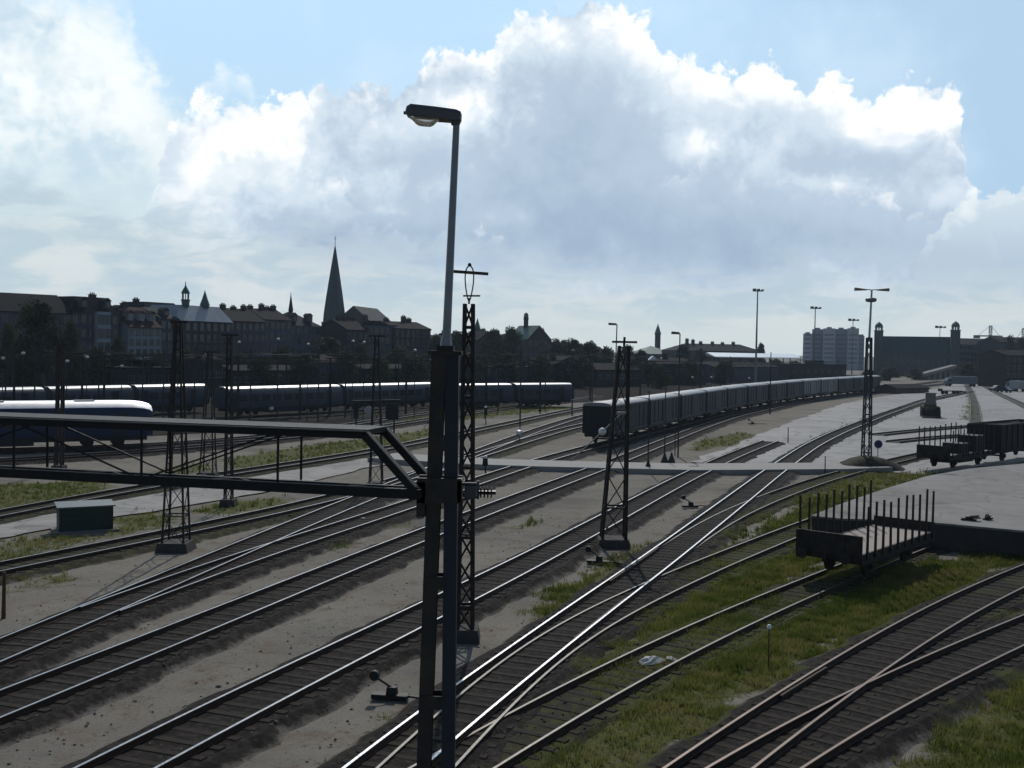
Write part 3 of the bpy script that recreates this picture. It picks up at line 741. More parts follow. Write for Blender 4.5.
# loose stones on and beside the beds near the camera
def stones():
    P_ = []; T_ = []
    for key, dens in (('A', 26), ('A2', 20), ('B', 34), ('C', 40), ('H0', 34), ('H1', 22), ('I', 16), ('J1', 34), ('J2', 34), ('D', 14)):
        q = TR[key]; d, n = normals(q)
        m = (q[:, 1] > 19) & (q[:, 1] < 72) & (np.abs(q[:, 0]) < q[:, 1] * 0.52 + 2)
        ii = np.nonzero(m)[0]
        if len(ii) == 0: continue
        k = int(len(ii) * 0.65 * dens)
        i = nrng.choice(ii, k); w = nrng.uniform(-1.35, 1.35, k); w = np.where(np.abs(np.abs(w) - 0.755) < 0.06, w * 1.2, w)
        a = nrng.uniform(-0.4, 0.4, k)
        P_.append(np.stack([q[i, 0] + n[i, 0] * w + d[i, 0] * a, q[i, 1] + n[i, 1] * w + d[i, 1] * a, np.where(np.abs(w) < 1.2, 0.125, np.clip(0.125 - (np.abs(w) - 1.2) * 0.4, -0.04, 1)) + (-0.06 if key in ('I', 'H1') else 0.015)], 1))
        T_.append(nrng.beta(1.2, 4.5, k))
    k = 1500; y = nrng.uniform(20, 60, k); x = nrng.uniform(-1, 1, k) * y * 0.52; x = np.where(x > 8, x - 22, x)
    P_.append(np.stack([x, y, np.full(k, -0.05)], 1)); T_.append(nrng.uniform(0.3, 0.8, k))
    p = np.concatenate(P_); tone = np.concatenate(T_); n = len(p)
    s_ = nrng.uniform(0.018, 0.05, n) * np.where(nrng.uniform(0, 1, n) > 0.97, 1.7, 1.0)
    base = np.array([(1, 0, 0), (0, 1, 0), (-1, 0, 0), (0, -1, 0), (0, 0, 0.8), (0, 0, -0.6)], float)
    th = nrng.uniform(0, 6.28, n); c, s2 = np.cos(th), np.sin(th)
    V = base[None] * (s_[:, None, None] * nrng.uniform(0.6, 1.3, (n, 6, 1)))
    V = np.stack([V[..., 0] * c[:, None] - V[..., 1] * s2[:, None], V[..., 0] * s2[:, None] + V[..., 1] * c[:, None], V[..., 2]], 2) + p[:, None, :]
    F = np.array([(0, 1, 4), (1, 2, 4), (2, 3, 4), (3, 0, 4), (1, 0, 5), (2, 1, 5), (3, 2, 5), (0, 3, 5)])
    FI = (F[None] + (np.arange(n) * 6)[:, None, None]).reshape(-1, 3)
    me = bpy.data.meshes.new('loose_stones'); me.vertices.add(n * 6); me.vertices.foreach_set('co', V.astype(np.float32).ravel())
    me.loops.add(len(FI) * 3); me.polygons.add(len(FI)); me.loops.foreach_set('vertex_index', FI.astype(np.int32).ravel()); me.polygons.foreach_set('loop_start', np.arange(0, len(FI) * 3, 3, dtype=np.int32))
    a_ = me.attributes.new('tone', 'FLOAT', 'POINT'); a_.data.foreach_set('value', np.repeat(tone, 6).astype(np.float32)); me.update(calc_edges=True)
    m = bpy.data.materials.new('ballast_stone'); m.use_nodes = True; t = m.node_tree; M = NT(t); b = t.nodes['Principled BSDF']
    at = M.n('ShaderNodeAttribute', attribute_name='tone').outputs['Fac']
    t.links.new(M.mix(at, (0.018, 0.016, 0.014), (0.34, 0.31, 0.27)), b.inputs['Base Color']); b.inputs['Roughness'].default_value = 0.9; b.inputs['Specular IOR Level'].default_value = 0.15
    me.materials.append(m); ob = bpy.data.objects.new('loose_stones', me); COL.objects.link(ob); tag(ob, kind='stuff'); print('stones', n)
stones()
# point blades, check rails and crossing noses where the tracks divide
def guard(name, label, key, s0, s1, off, w=0.07):
    q = TR[key]; d, n = normals(q); g = G(*s0); g1 = G(*s1)
    i0 = int(np.argmin((q[:, 0] - g.x) ** 2 + (q[:, 1] - g.y) ** 2)); i1 = int(np.argmin((q[:, 0] - g1.x) ** 2 + (q[:, 1] - g1.y) ** 2)); i0, i1 = min(i0, i1), max(i0, i1)
    root = thing(name, label, 'check rail', (q[i0][0], q[i0][1], 0)); mb = MB()
    pts = [(q[i][0] - q[i0][0] + n[i][0] * off, q[i][1] - q[i0][1] + n[i][1] * off, 0.255) for i in range(i0, i1 + 1)]
    f = 0.08 * (1 if off < 0 else -1)
    for a, b_ in zip(pts, pts[1:]): mb.bar(a, b_, w, 0.13)
    mb.build('rail_bar', [M_RAILSIDE], root)
guard('check_rail', 'short check rail inside the bright crossing, nearest the bottom edge', 'H0', (545, 645), (600, 605), -0.66)
guard('check_rail', 'short check rail inside the bright crossing, beside the splayed mast shadow', 'H0', (620, 590), (668, 556), 0.66)
guard('check_rail', 'short check rail inside the rusty turnout in the bottom right corner', 'J1', (790, 713), (842, 680), 0.66)
# ------------------------------------------------------------------ the big mast in the foreground, its beam and its lamp
Y0 = 13.0
def px(u, v, y=Y0): return P(u, v, y)
def legpt(z, top, bot):
    """point at height z on the straight line through two points"""
    t = (z - bot.z) / (top.z - bot.z); return bot.lerp(top, t)
mA, mB = px(445.8, 345), px(436, 768)          # middle of the mast near its top and at the frame's lower edge
ctr = lambda z: legpt(z, mA, mB)
base = ctr(0.0)
mast = thing('catenary_mast', 'large dark two-legged riveted mast in the foreground carrying the horizontal truss', 'catenary mast', (base.x, base.y, 0))
def L(z, w=0.0, d=0.0):
    c = ctr(z) - Vector((base.x, base.y, 0)); return Vector((c.x + w, c.y + d, z))
half = lambda z: 0.283 - 0.0133 * z            # half distance between the outer faces, tapering
ztop = 9.02
M_MAST = mat('mast_paint_dark', (0.020, 0.021, 0.022), 0.6, 0.0, 0.5, 3.0, col2=(0.032, 0.026, 0.022))
def channel(side, name, m, wx):
    """U-channel leg: a web with two flanges"""
    mb = MB()
    def sec(z):
        o = side * half(z)
        i = side * (half(z) - wx)
        return [L(z, o, -0.11), L(z, o, 0.11), L(z, i, 0.11), L(z, i, 0.095), L(z, o - side * 0.014, 0.095), L(z, o - side * 0.014, -0.095), L(z, i, -0.095), L(z, i, -0.11)]
    a, b_ = sec(-0.1), sec(ztop)
    n = len(a)
    mb.add(a + b_, [(k, (k + 1) % n, n + (k + 1) % n, n + k) for k in range(n)] + [tuple(range(n)), tuple(range(n, 2 * n))])
    return mb.build(name, m, mast)
lg = channel(-1, 'leg', M_MAST, 0.17)
rg = channel(1, 'leg', M_BLUEG(), 0.16); rg['label'] = 'blue grey leg facing right, with skylight painted in'
for z in (0.5, 1.85, 3.2, 4.83, 6.28, 7.95, 8.72):
    for d in (-0.118, 0.118):
        h = 0.16 if z < 8.5 else 0.26
        a, b_ = half(z) - 0.012, half(z) - 0.03
        mb = MB()
        mb.add([L(z - h / 2, -a, d - 0.006), L(z - h / 2, b_ - 0.12, d - 0.006), L(z + h / 2, b_ - 0.12, d - 0.006), L(z + h / 2, -a, d - 0.006),
                L(z - h / 2, -a, d + 0.006), L(z - h / 2, b_ - 0.12, d + 0.006), L(z + h / 2, b_ - 0.12, d + 0.006), L(z + h / 2, -a, d + 0.006)],
               [(0, 1, 2, 3), (7, 6, 5, 4), (0, 4, 5, 1), (1, 5, 6, 2), (2, 6, 7, 3), (3, 7, 4, 0)])
        for sx in (-a + 0.03, -a + 0.1, b_ - 0.16):
            for sz in (-h * 0.3, h * 0.3):
                p = L(z + sz, sx, d); sg = 1 if d > 0 else -1
                mb.tube((p.x, p.y, p.z), (p.x, p.y + sg * 0.014, p.z), 0.012, 0.008, 6)
        mb.build('batten_plate', M_MAST, mast)
mb = MB(); c = L(9.05); mb.box((c.x, c.y, 9.045), (0.40, 0.30, 0.05)); mb.box((c.x, c.y, 9.10), (0.2, 0.2, 0.06)); mb.build('cap_plate', M_MAST, mast)
# clamp box that takes the beam, and the bracket with its insulator on the right
zc = 7.34
mb = MB(); c = L(zc)
mb.box((c.x - 0.03, c.y - 0.155, zc + 0.06), (half(zc) * 2 + 0.16, 0.06, 0.30)); mb.box((c.x - 0.03, c.y + 0.155, zc + 0.06), (half(zc) * 2 + 0.16, 0.06, 0.30))
mb.box((c.x - half(zc) - 0.06, c.y, zc - 0.05), (0.10, 0.37, 0.42)); mb.box((c.x + half(zc) + 0.03, c.y, zc + 0.06), (0.05, 0.37, 0.26))
mb.build('clamp', M_MAST, mast)
mb = MB(); x0 = c.x + half(zc) + 0.055
mb.tube((x0, c.y - 0.02, zc + 0.13), (x0 + 0.19, c.y - 0.02, zc + 0.13), 0.022, n=8); mb.tube((x0, c.y - 0.02, zc - 0.06), (x0 + 0.19, c.y - 0.02, zc - 0.02), 0.02, n=8)
mb.box((x0 + 0.10, c.y - 0.02, zc + 0.04), (0.14, 0.10, 0.14)); mb.box((x0 + 0.19, c.y - 0.02, zc + 0.06), (0.03, 0.05, 0.22)); mb.build('bracket', mat('bracket_steel', (0.07, 0.075, 0.085), 0.6, 0.2, 0.2, 8), mast)
mb = MB(); xs = x0 + 0.205
for k in range(4):
    mb.tube((xs + 0.012 + k * 0.042, c.y - 0.02, zc + 0.03), (xs + 0.03 + k * 0.042, c.y - 0.02, zc + 0.03), 0.075, 0.055, 14)
mb.tube((xs, c.y - 0.02, zc + 0.03), (xs + 0.2, c.y - 0.02, zc + 0.03), 0.025, n=8); mb.build('insulator', mat('brown_porcelain', (0.02, 0.015, 0.013), 0.35, 0, 0.2, 3), mast, smooth=True)

# box truss running left
phi = R(14); bd = Vector((-math.cos(phi), math.sin(phi), 0)); bn_ = Vector((math.sin(phi), math.cos(phi), 0))
b0 = ctr(7.3) + Vector((-half(7.3) - 0.10, -0.33, 0)); b0.z = 0
beam = thing('truss_beam', 'long horizontal steel box truss reaching left from the foreground mast over the tracks', 'truss', (b0.x, b0.y, 0))
def T(s, t, z): return bd * s + bn_ * t + Vector((0, 0, z))
BL, ZT, ZB, TD = 17.0, 8.045, 7.39, 0.66
M_BEAM = mat('truss_steel', (0.014, 0.015, 0.016), 0.7, 0.0, 0.4, 3.0, spec=0.2)
M_BEAMTOP = mat('truss_plate_lit_top', (0.075, 0.078, 0.078), 0.8, 0.0, 0.2, 3.0)  # paler copy of the truss steel: sunlit upper faces painted in
s_end = 0.66
for t_ in (0, TD):
    hb = 0.115 if t_ == 0 else 0.06; mb = MB(); mb.bar(T(-0.05, t_, ZB - 0.012 if t_ == 0 else ZB - 0.04), T(BL, t_, ZB - 0.012 if t_ == 0 else ZB - 0.04), 0.08, hb); mb.build('bottom_chord', M_BEAM, beam)
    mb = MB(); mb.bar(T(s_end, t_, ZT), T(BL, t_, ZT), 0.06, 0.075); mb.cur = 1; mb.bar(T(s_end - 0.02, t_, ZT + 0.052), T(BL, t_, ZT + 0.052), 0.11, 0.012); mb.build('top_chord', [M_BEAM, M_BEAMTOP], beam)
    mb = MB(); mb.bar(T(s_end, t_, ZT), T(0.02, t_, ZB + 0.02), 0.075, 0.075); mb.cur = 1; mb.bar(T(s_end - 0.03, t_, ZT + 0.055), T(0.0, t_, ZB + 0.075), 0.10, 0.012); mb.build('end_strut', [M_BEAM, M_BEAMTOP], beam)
mb = MB()
ss = [0.78 + 1.0 + 1.87 * k for k in range(9)]
for t_ in (0, TD):
    for k, s_ in enumerate(ss):
        mb.bar(T(s_, t_, ZB), T(s_, t_, ZT), 0.026)
mb.build('upright', M_BEAM, beam)
mb = MB()
for t_ in (0, TD):
    for k, s_ in enumerate(ss[:-1]):
        mb.bar(T(s_ + (0 if k % 2 else 1.87), t_, ZB), T(s_ + (1.87 if k % 2 else 0), t_, ZT), 0.02)
for k in range(18):
    s_ = 0.8 + k * 0.93
    if s_ + 0.93 < BL:
        mb.bar(T(s_, 0 if k % 2 else TD, ZT), T(s_ + 0.93, TD if k % 2 else 0, ZT), 0.03); mb.bar(T(s_, 0 if k % 2 else TD, ZB - 0.03), T(s_ + 0.93, TD if k % 2 else 0, ZB - 0.03), 0.03)
mb.build('diagonal_rod', M_BEAM, beam)
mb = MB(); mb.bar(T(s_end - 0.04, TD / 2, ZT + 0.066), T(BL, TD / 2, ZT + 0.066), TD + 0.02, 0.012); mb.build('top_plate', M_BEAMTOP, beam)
mb = MB(); mb.bar(T(s_end, 0, ZT + 0.03), T(s_end, TD, ZT + 0.03), 0.08, 0.05); mb.bar(T(0.03, 0, ZB), T(0.03, TD, ZB), 0.1, 0.13)
mb.bar(T(s_end + 0.35, 0, ZT), T(s_end + 0.35, TD, ZT), 0.05); mb.build('cross_member', M_BEAM, beam)

# street lamp on the mast
l0, l1 = px(446.5, 338), px(456.5, 122)
lamp = thing('mast_lamp', 'slender leaning lamp with one flat sodium head on top of the foreground mast', 'lamp', (l0.x, l0.y, 9.12))
o = Vector((l0.x, l0.y, 9.12)); l0 = legpt(9.12, l1, l0)
M_LPOLE = mat('lamp_pole_grey', (0.20, 0.22, 0.25), 0.5, 0.4, 0.15, 6)
mb = MB(); mb.tube(l0 - o, l1 - o, 0.052, 0.040, 12); mb.tube(l0 - o, l0 - o + Vector((0, 0, 0.10)), 0.075, 0.06, 12); mb.build('pole', M_LPOLE, lamp, smooth=True)
hl, hr = px(406, 112.5) - o, px(461.5, 117) - o
ax = (hr - hl).normalized(); upv = Vector((-ax.z, 0, ax.x)); Lh = (hr - hl).length
def Hd(s, d, h): return hl + ax * s + Vector((0, d, 0)) + upv * h
mb = MB(); rings = []
prof = [(0.0, 0.09, 0.020, 0.012), (0.012, 0.125, 0.055, 0.03), (0.06, 0.15, 0.083, 0.05), (Lh * 0.55, 0.145, 0.075, 0.055), (Lh * 0.9, 0.11, 0.068, 0.06), (Lh - 0.012, 0.095, 0.05, 0.055), (Lh, 0.07, 0.03, 0.04)]
for s_, w, hu, hd in prof:
    rings.append([Hd(s_, -w, -hd), Hd(s_, -w, hu * 0.3), Hd(s_, -w * 0.8, hu), Hd(s_, w * 0.8, hu), Hd(s_, w, hu * 0.3), Hd(s_, w, -hd)])
vs = [p for r in rings for p in r]; k = 6
fs = [(i * k + j, i * k + (j + 1) % k, (i + 1) * k + (j + 1) % k, (i + 1) * k + j) for i in range(len(rings) - 1) for j in range(k)]
fs += [tuple(range(k)), tuple(range(len(vs) - k, len(vs)))]
mb.add(vs, fs); mb.box(tuple(Hd(-0.012, 0, -0.005)), (0.03, 0.05, 0.03)); c = Hd(Lh - 0.065, 0, -0.085); mb.tube(c - upv * 0.02, c + upv * 0.05, 0.05, 0.07, 12)
mb.build('lamp_head', mat('lamp_head_grey', (0.085, 0.09, 0.10), 0.5, 0.1, 0.15, 6), lamp)
mb = MB(); rings = []
for f_, (w, dz_) in enumerate([(0.12, 0.0), (0.115, 0.03), (0.09, 0.065), (0.05, 0.085)]):
    a0, a1 = 0.045 + f_ * 0.032 * (1.2 if f_ else 1), 0.40 - f_ * 0.03
    rr = []
    for q in range(16):
        a = 2 * math.pi * q / 16; ca, sa = math.cos(a), math.sin(a)
        ca = math.copysign(abs(ca) ** 0.6, ca); sa = math.copysign(abs(sa) ** 0.6, sa)
        rr.append(Hd((a0 + a1) / 2 + ca * (a1 - a0) / 2, sa * w, -0.055 - dz_))
    rings.append(rr)
vs = [p for r in rings for p in r]; k = 16
fs = [(i * k + j, i * k + (j + 1) % k, (i + 1) * k + (j + 1) % k, (i + 1) * k + j) for i in range(len(rings) - 1) for j in range(k)] + [tuple(range(len(vs) - k, len(vs)))]
mb.add(vs, fs)
gmat = bpy.data.materials.new('prismatic_refractor'); gmat.use_nodes = True
b = gmat.node_tree.nodes['Principled BSDF']; b.inputs['Base Color'].default_value = (0.86, 0.80, 0.74, 1); b.inputs['Roughness'].default_value = 0.35
b.inputs['Transmission Weight'].default_value = 0.85; b.inputs['IOR'].default_value = 1.2
mb.build('refractor_bowl', gmat, lamp, smooth=True)

# ------------------------------------------------------------------ lattice masts along the yard
def lattice(mb, p0, p1, w0, w1, d0, d1, leg=0.09, seg=1.0, brace=0.035, ratio=1.0):
    """four legs with zig-zag lacing on all four faces"""
    p0, p1 = Vector(p0), Vector(p1); H = p1.z - p0.z
    def c(t, i):
        sx, sy = [(-1, -1), (1, -1), (1, 1), (-1, 1)][i]
        q = p0.lerp(p1, t); return q + Vector((sx * (w0 + (w1 - w0) * t) / 2, sy * (d0 + (d1 - d0) * t) / 2, 0))
    out = []
    n = max(3, int(H / seg)); ts = [k / n for k in range(n + 1)]
    for i in range(4):
        j = (i + 1) % 4
        for k in range(n):
            a, b_ = (i, j) if k % 2 else (j, i)
            mb.bar(c(ts[k], a), c(ts[k + 1], b_), brace)
            if k % 3 == 0: mb.bar(c(ts[k + 1], i), c(ts[k + 1], j), brace * 1.6)
    return [(c(0, i), c(1, i), leg) for i in range(4)]
def lattice_mast(name, label, cat, u, v, utop, vtop, w0, w1, leg=0.09, group=None, seg=0.8, brace=0.04, d0=None, d1=None, m=None):
    g = G(u, v); y = g.y; tp = P(utop, vtop, y)
    root = thing(name, label, cat, (g.x, g.y, 0), 0, group)
    o = Vector((g.x, g.y, 0)); tl = tp - o
    m = m or M_STEEL()
    mb = MB(); legs = lattice(mb, (0, 0, 0.3), tl, w0, w1, d0 or w0, d1 or w1, leg, seg, brace); mb.build('lacing', m, root, fix=False)
    for a, b_, lw in legs:
        q = MB(); q.bar(a, b_, lw, lw); q.build('leg', m, root, fix=False)
    mb = MB(); mb.box((0, 0, 0.13), (w0 + 0.5, (d0 or w0) + 0.5, 0.42), 0, 0.85); mb.build('footing', mat('sooty_concrete', (0.055, 0.05, 0.045), 0.9, 0, 0.4, 3), root)
    return root, tl, y
S = 1 / 1080.0
# 1: tall mast right behind the foreground one, with the loop and the T bar
r, tl, y = lattice_mast('lattice_mast', 'tall slim lattice mast just behind the foreground mast, topped by a wire loop', 'lattice mast', 465, 638, 469, 304, 0.46, 0.25, 0.125, seg=0.7, brace=0.06)
k = y * S
mb = MB()
loop = []
for a in range(25):
    t_ = 2 * math.pi * a / 24
    loop.append(tl + Vector((0.35 * k * 14 * math.sin(t_) * (0.8 + 0.35 * math.cos(t_)), 0, (20.5 - 17.5 * -math.cos(t_)) * k)))
mb.path(loop, 0.022, 5); mb.tube(tl, tl + Vector((0, 0, 6 * k)), 0.03); mb.sphere(tl + Vector((0, 0, 39 * k)), 0.06, 8); mb.build('wire_loop', M_STEEL(), r)
mb = MB(); mb.bar(tl + Vector((-17 * k, -0.1, 32 * k)), tl + Vector((18.5 * k, 0.1, 30.5 * k)), 0.10, 0.09); mb.build('cross_arm', mat('old_timber_arm', (0.06, 0.05, 0.04), 0.8, 0, 0.3, 5), r)
mb = MB(); mb.bar(tl + Vector((-6 * k, 0, 8 * k)), tl + Vector((11 * k, 0, 8.3 * k)), 0.05); mb.build('cross_arm', mat('old_timber_arm', (0.06, 0.05, 0.04), 0.8, 0, 0.3, 5), r)
# 2: A-frame mast in the middle
r, tl, y = lattice_mast('lattice_mast', 'splayed lattice mast with a short crossarm, beside the middle main track', 'lattice mast', 613, 545, 624, 346, 1.1, 0.42, 0.13, seg=1.4, brace=0.05, d0=1.0)
k = y * S
mb = MB(); mb.bar(tl + Vector((-12 * k, 0, 4 * k)), tl + Vector((13 * k, 0, 4 * k)), 0.10, 0.10); mb.bar(tl, tl + Vector((0.02, 0, 9 * k)), 0.10); mb.build('cross_arm', M_STEEL(), r)
mb = MB(); p = P(622, 413, y) - Vector((r.location.x, r.location.y, 0)); q = P(571, 461, y + 6) - Vector((r.location.x, r.location.y, 0)); mb.tube(p, q, 0.03, n=6); mb.box(tuple(p), (0.5, 0.3, 0.12)); mb.build('stay_rod', M_GALV(), r)
mb = MB(); c = p.lerp(q, 0.36); mb.sphere(c, 0.19, 10); mb.build('white_float', M_WHITE(), r, smooth=True)
# 3: double lamp mast on the right, on its mound
r, tl, y = lattice_mast('lamp_mast', 'lattice lamp mast with two wing-like lamps, standing in the dark mound on the right', 'lamp mast', 866, 469, 869.2, 338, 0.62, 0.32, 0.10, seg=1.0, brace=0.05, m=mat('blue_black_steel', (0.03, 0.04, 0.05), 0.6, 0, 0.3, 3))
k = y * S
mb = MB(); mb.tube(tl - Vector((0, 0, 0.3)), tl + Vector((0.1, 0, 48 * k)), 0.10, 0.075, 8); mb.build('pole', M_GALV(), r)
mb = MB(); mb.lathe([(0.25, -0.18), (0.42, -0.12), (0.44, 0.10), (0.3, 0.16)], tuple(tl + Vector((0.06, 0, 38 * k))), 14); mb.build('ring_lamp', mat('lamp_ring_grey', (0.13, 0.16, 0.17), 0.5), r)
for sg in (-1, 1):
    mb = MB(); c = tl + Vector((0.1, 0, 48 * k))
    mb.bar(c + Vector((sg * 0.05, 0, 0)), c + Vector((sg * 0.5, 0, 0.02)), 0.07); mb.add([], [])
    mb.bar(c + Vector((sg * 0.42, 0, 0)), c + Vector((sg * 17 * k, 0, 0.03)), 0.13, 0.10, w1=0.32); mb.build('lamp_head', mat('lamp_wing_tan', (0.22, 0.17, 0.12), 0.5), r)
mnd = MB(); g = G(867, 469); prof = [(2.35, -0.2), (2.2, 0.05), (1.7, 0.45), (1.1, 0.82), (0.5, 1.02), (0.1, 1.06)]
nn = 22; vs = []
for rr, z in prof:
    for i in range(nn):
        a = 2 * math.pi * i / nn; w = 1 + 0.13 * math.sin(a * 3 + rr) + 0.08 * math.sin(a * 7 + z * 5)
        vs.append((g.x + rr * w * math.cos(a) * 1.25, g.y + rr * w * math.sin(a) * 0.8, z))
mnd.add(vs, [(j * nn + i, j * nn + (i + 1) % nn, (j + 1) * nn + (i + 1) % nn, (j + 1) * nn + i) for j in range(5) for i in range(nn)] + [tuple(range(5 * nn, 6 * nn))])
tag(mnd.build('earth_mound', mat('dark_cinder_heap', (0.03, 0.028, 0.022), 0.95, 0, 0.5, 2.0, bump=0.8, col2=(0.04, 0.045, 0.02)), smooth=True), kind='structure')
# 4-9 masts on the left
def small_arm(r, tl, y, a, b_, z=0.0):
    k = y * S; mb = MB(); mb.bar(tl + Vector((a * k, 0, z)), tl + Vector((b_ * k, 0, z)), 0.09); mb.bar(tl + Vector((a * k * 0.9, 0, z)), tl + Vector((0, 0, z - 0.9)), 0.05); mb.build('cross_arm', M_STEEL(), r)
for (lab, a, legw, seg) in [
    ('splayed lattice mast on the gravel left of the main tracks, seen through the truss', (176, 549, 178.5, 322, 0.95, 0.22), 0.08, 1.2),
    ('narrow upright lattice mast by the pale path, just left of the first truss upright', (228.5, 505, 229.5, 335, 0.4, 0.2), 0.075, 0.9),
    ('thick dark mast in front of the silver roofed coach', (59, 470, 61, 345, 0.42, 0.32), 0.12, 0.8),
    ('splayed mast seen between the truss end struts and its uprights', (376, 487, 377, 336, 0.8, 0.22), 0.08, 1.1),
    ('thin splayed mast on the grass strip, left of the narrow upright one', (208, 477, 210, 352, 0.9, 0.25), 0.08, 1.2)]:
    r, tl, y = lattice_mast('lattice_mast', lab, 'lattice mast', *a[:4], a[4], a[5], legw, seg=seg, brace=0.032)
    small_arm(r, tl, y, -8, 9)

# slender posts and lamps in the yard
def post(name, label, cat, u, v, vtop, r0=0.07, head=None, m=None, utop=None, cone=False, group=None, hs=1.0):
    g = G(u, v); tp = P(utop or u + (v - vtop) * 0.016, vtop, g.y) - Vector((g.x, g.y, 0))
    root = thing(name, label, cat, (g.x, g.y, 0), 0, group)
    m = m or mat('dark_post_paint', (0.025, 0.028, 0.03), 0.6, 0, 0.3, 4)
    mb = MB(); mb.tube((0, 0, -0.1), tp, r0, r0 * 0.7, 8)
    mb.build('post', m, root)
    if cone:
        q = MB(); q.lathe([(0.32, -0.05), (0.3, 0.15), (0.11, 0.65), (0.07, 0.85)], (0, 0, 0), 10); q.build('base_cone', m, root)
    k = g.y * S
    if head == 'left' or head == 'right':
        sg = -1 if head == 'left' else 1
        q = MB(); q.bar(tp + Vector((sg * 0.05, 0, 0.02)), tp + Vector((sg * 8.5 * k, 0, 0.05)), 0.22, 0.2, w1=0.26); q.build('lamp_head', mat('lamp_head_grey', (0.085, 0.09, 0.10)), root)
    elif head == 'ball':
        q = MB(); q.lathe([(0.1 * hs, -0.3 * hs), (0.30 * hs, -0.2 * hs), (0.34 * hs, 0.0), (0.3 * hs, 0.12 * hs), (0.1 * hs, 0.2 * hs)], tuple(tp), 12); q.build('lamp_shade', M_WHITE() if hs == 1 else mat('dull_lamp_white', (0.45, 0.45, 0.44), 0.5), root, smooth=True)
    elif head == 'double':
        for sg in (-1, 1):
            q = MB(); q.bar(tp + Vector((sg * 0.1, 0, 0)), tp + Vector((sg * 5.5 * k, 0, 0.1)), 0.25, 0.25); q.build('lamp_head', mat('lamp_head_grey', (0.085, 0.09, 0.10)), root)
    elif head == 'cap':
        q = MB(); q.lathe([(0.02, 0), (0.06, 0.01), (0.075, 0.07), (0.04, 0.13)], tuple(tp), 10); q.build('cap', M_WHITE(), root)
    return root
post('yard_lamp', 'tall thin lamp with its head to the left, rising behind the splayed middle mast', 'lamp', 613, 440, 324.5, 0.08, 'left', utop=617)
post('yard_lamp', 'thin lamp with its head to the left, right of the slim distant clock tower', 'lamp', 678, 456, 333.5, 0.075, 'left', utop=680)
post('signal_post', 'nearest of the thin dark posts with a cone foot beside the foot crossing', 'post', 648, 471, 391, 0.06, cone=True)
post('signal_post', 'second thin dark post with a cone foot, right behind the foot crossing', 'post', 664.5, 463, 389, 0.06, cone=True)
post('signal_post', 'short dark cone post between the two thin posts and the grass patch', 'post', 671.5, 463, 452, 0.05, cone=True)
post('signal_post', 'thin dark post without a foot, just left of the yellow green weed patch', 'post', 675, 455, 430, 0.05)
post('globe_lamp', 'low post with a round white shade standing between the tracks above the foot crossing', 'lamp', 519, 443, 432, 0.05, 'ball')
post('globe_lamp', 'low post with a white shade left of the tall truss, far behind the tracks', 'lamp', 271, 416, 408, 0.05, 'ball')
post('marker_post', 'thin marker post with a white cap in the grass below the stake wagon', 'post', 768.5, 667, 629, 0.025, 'cap', m=M_RUST())
post('fence_post', 'short rusty post at the left picture edge', 'post', 3.5, 617, 572, 0.075, None, m=M_RUST())
post('marker_post', 'slim dark post at the edge of the paving left of the dark mound', 'post', 825, 474, 456, 0.05)
post('marker_post', 'slim dark post on the pale yard above the foot crossing', 'post', 788, 443, 427, 0.06)
for u, v, vt, lab in [(12, 420, 343, 'thin dark pole left of the big tree at the left edge'), (5, 424, 346, 'leftmost thin dark pole at the picture edge'), (277, 420, 338, 'thin dark pole in front of the far trains under the chimneyed block'),
                      (318, 422, 350, 'thin dark pole just left of the church tower base'), (142, 424, 352, 'thin dark pole above the nose of the silver roofed coach'),
                      (520, 425, 346, 'thin dark pole under the slim tower with stepped gables'), (572, 415, 342, 'thin dark pole left of the freight train front'),
                      (700, 420, 348, 'thin dark pole in front of the middle of the freight train'), (770, 414, 352, 'thin dark pole in front of the pale freight wagon'),
                      (194, 424, 355, 'thin dark pole beside the gap between the far trains'), (432, 420, 340, 'thin dark pole just left of the foreground mast')]:
    post('wire_pole', lab, 'pole', u, v, vt, 0.10)
def dwarf(label, u, v, vtop):
    g = G(u, v); h = (v - vtop) * g.y * S
    root = thing('dwarf_signal', label, 'signal', (g.x, g.y, 0))
    mb = MB(); mb.tube((0.06, 0, -0.1), (0, 0, h * 0.55), 0.07, 0.05, 8); mb.build('post', M_BLACK(), root)
    mb = MB(); mb.box((0, 0, h * 0.72), (0.42, 0.2, h * 0.42), 0, 0.8); mb.build('signal_board', M_BLACK(), root)
    mb = MB(); mb.lathe([(0.02, -0.13), (0.13, -0.08), (0.15, 0.02), (0.1, 0.1), (0.02, 0.13)], (0, 0, h * 0.97), 10); mb.build('white_lamp', M_WHITE(), root, smooth=True)
dwarf('small black signal with a white top, standing just right of the foreground mast', 485, 475, 456.5)
dwarf('small black signal with a white top in front of the far blue train', 485.5, 424, 406.5)
dwarf('small black signal with two white lights left of the narrow upright mast', 214, 428, 419)
# signal gantry with boards and a pale disc behind the truss end
g = G(372, 433); root = thing('signal_gantry', 'dark signal gantry with two black boards and a pale round disc behind the truss end', 'signal', (g.x, g.y, 0)); k = g.y * S
mb = MB()
for a in (-16, 0, 22): mb.tube((a * k, 0, -0.1), (a * k, 0, 30 * k), 0.09, 0.09, 8)
mb.bar((-20 * k, 0, 31 * k), (28 * k, 0, 33 * k), 0.3, 0.25); mb.build('frame', M_BLACK(), root)
for a, b_ in ((-16, 5), (20, 13)):
    mb = MB(); mb.box((a * k, -0.15, 22 * k), (b_ * k, 0.2, 16 * k)); mb.build('signal_board', M_BLACK(), root)
mb = MB(); mb.tube((-4 * k, -0.15, 23 * k), (-4 * k, -0.05, 23 * k), 4 * k, n=18); mb.build('disc', mat('pale_disc', (0.3, 0.3, 0.33), 0.5), root)
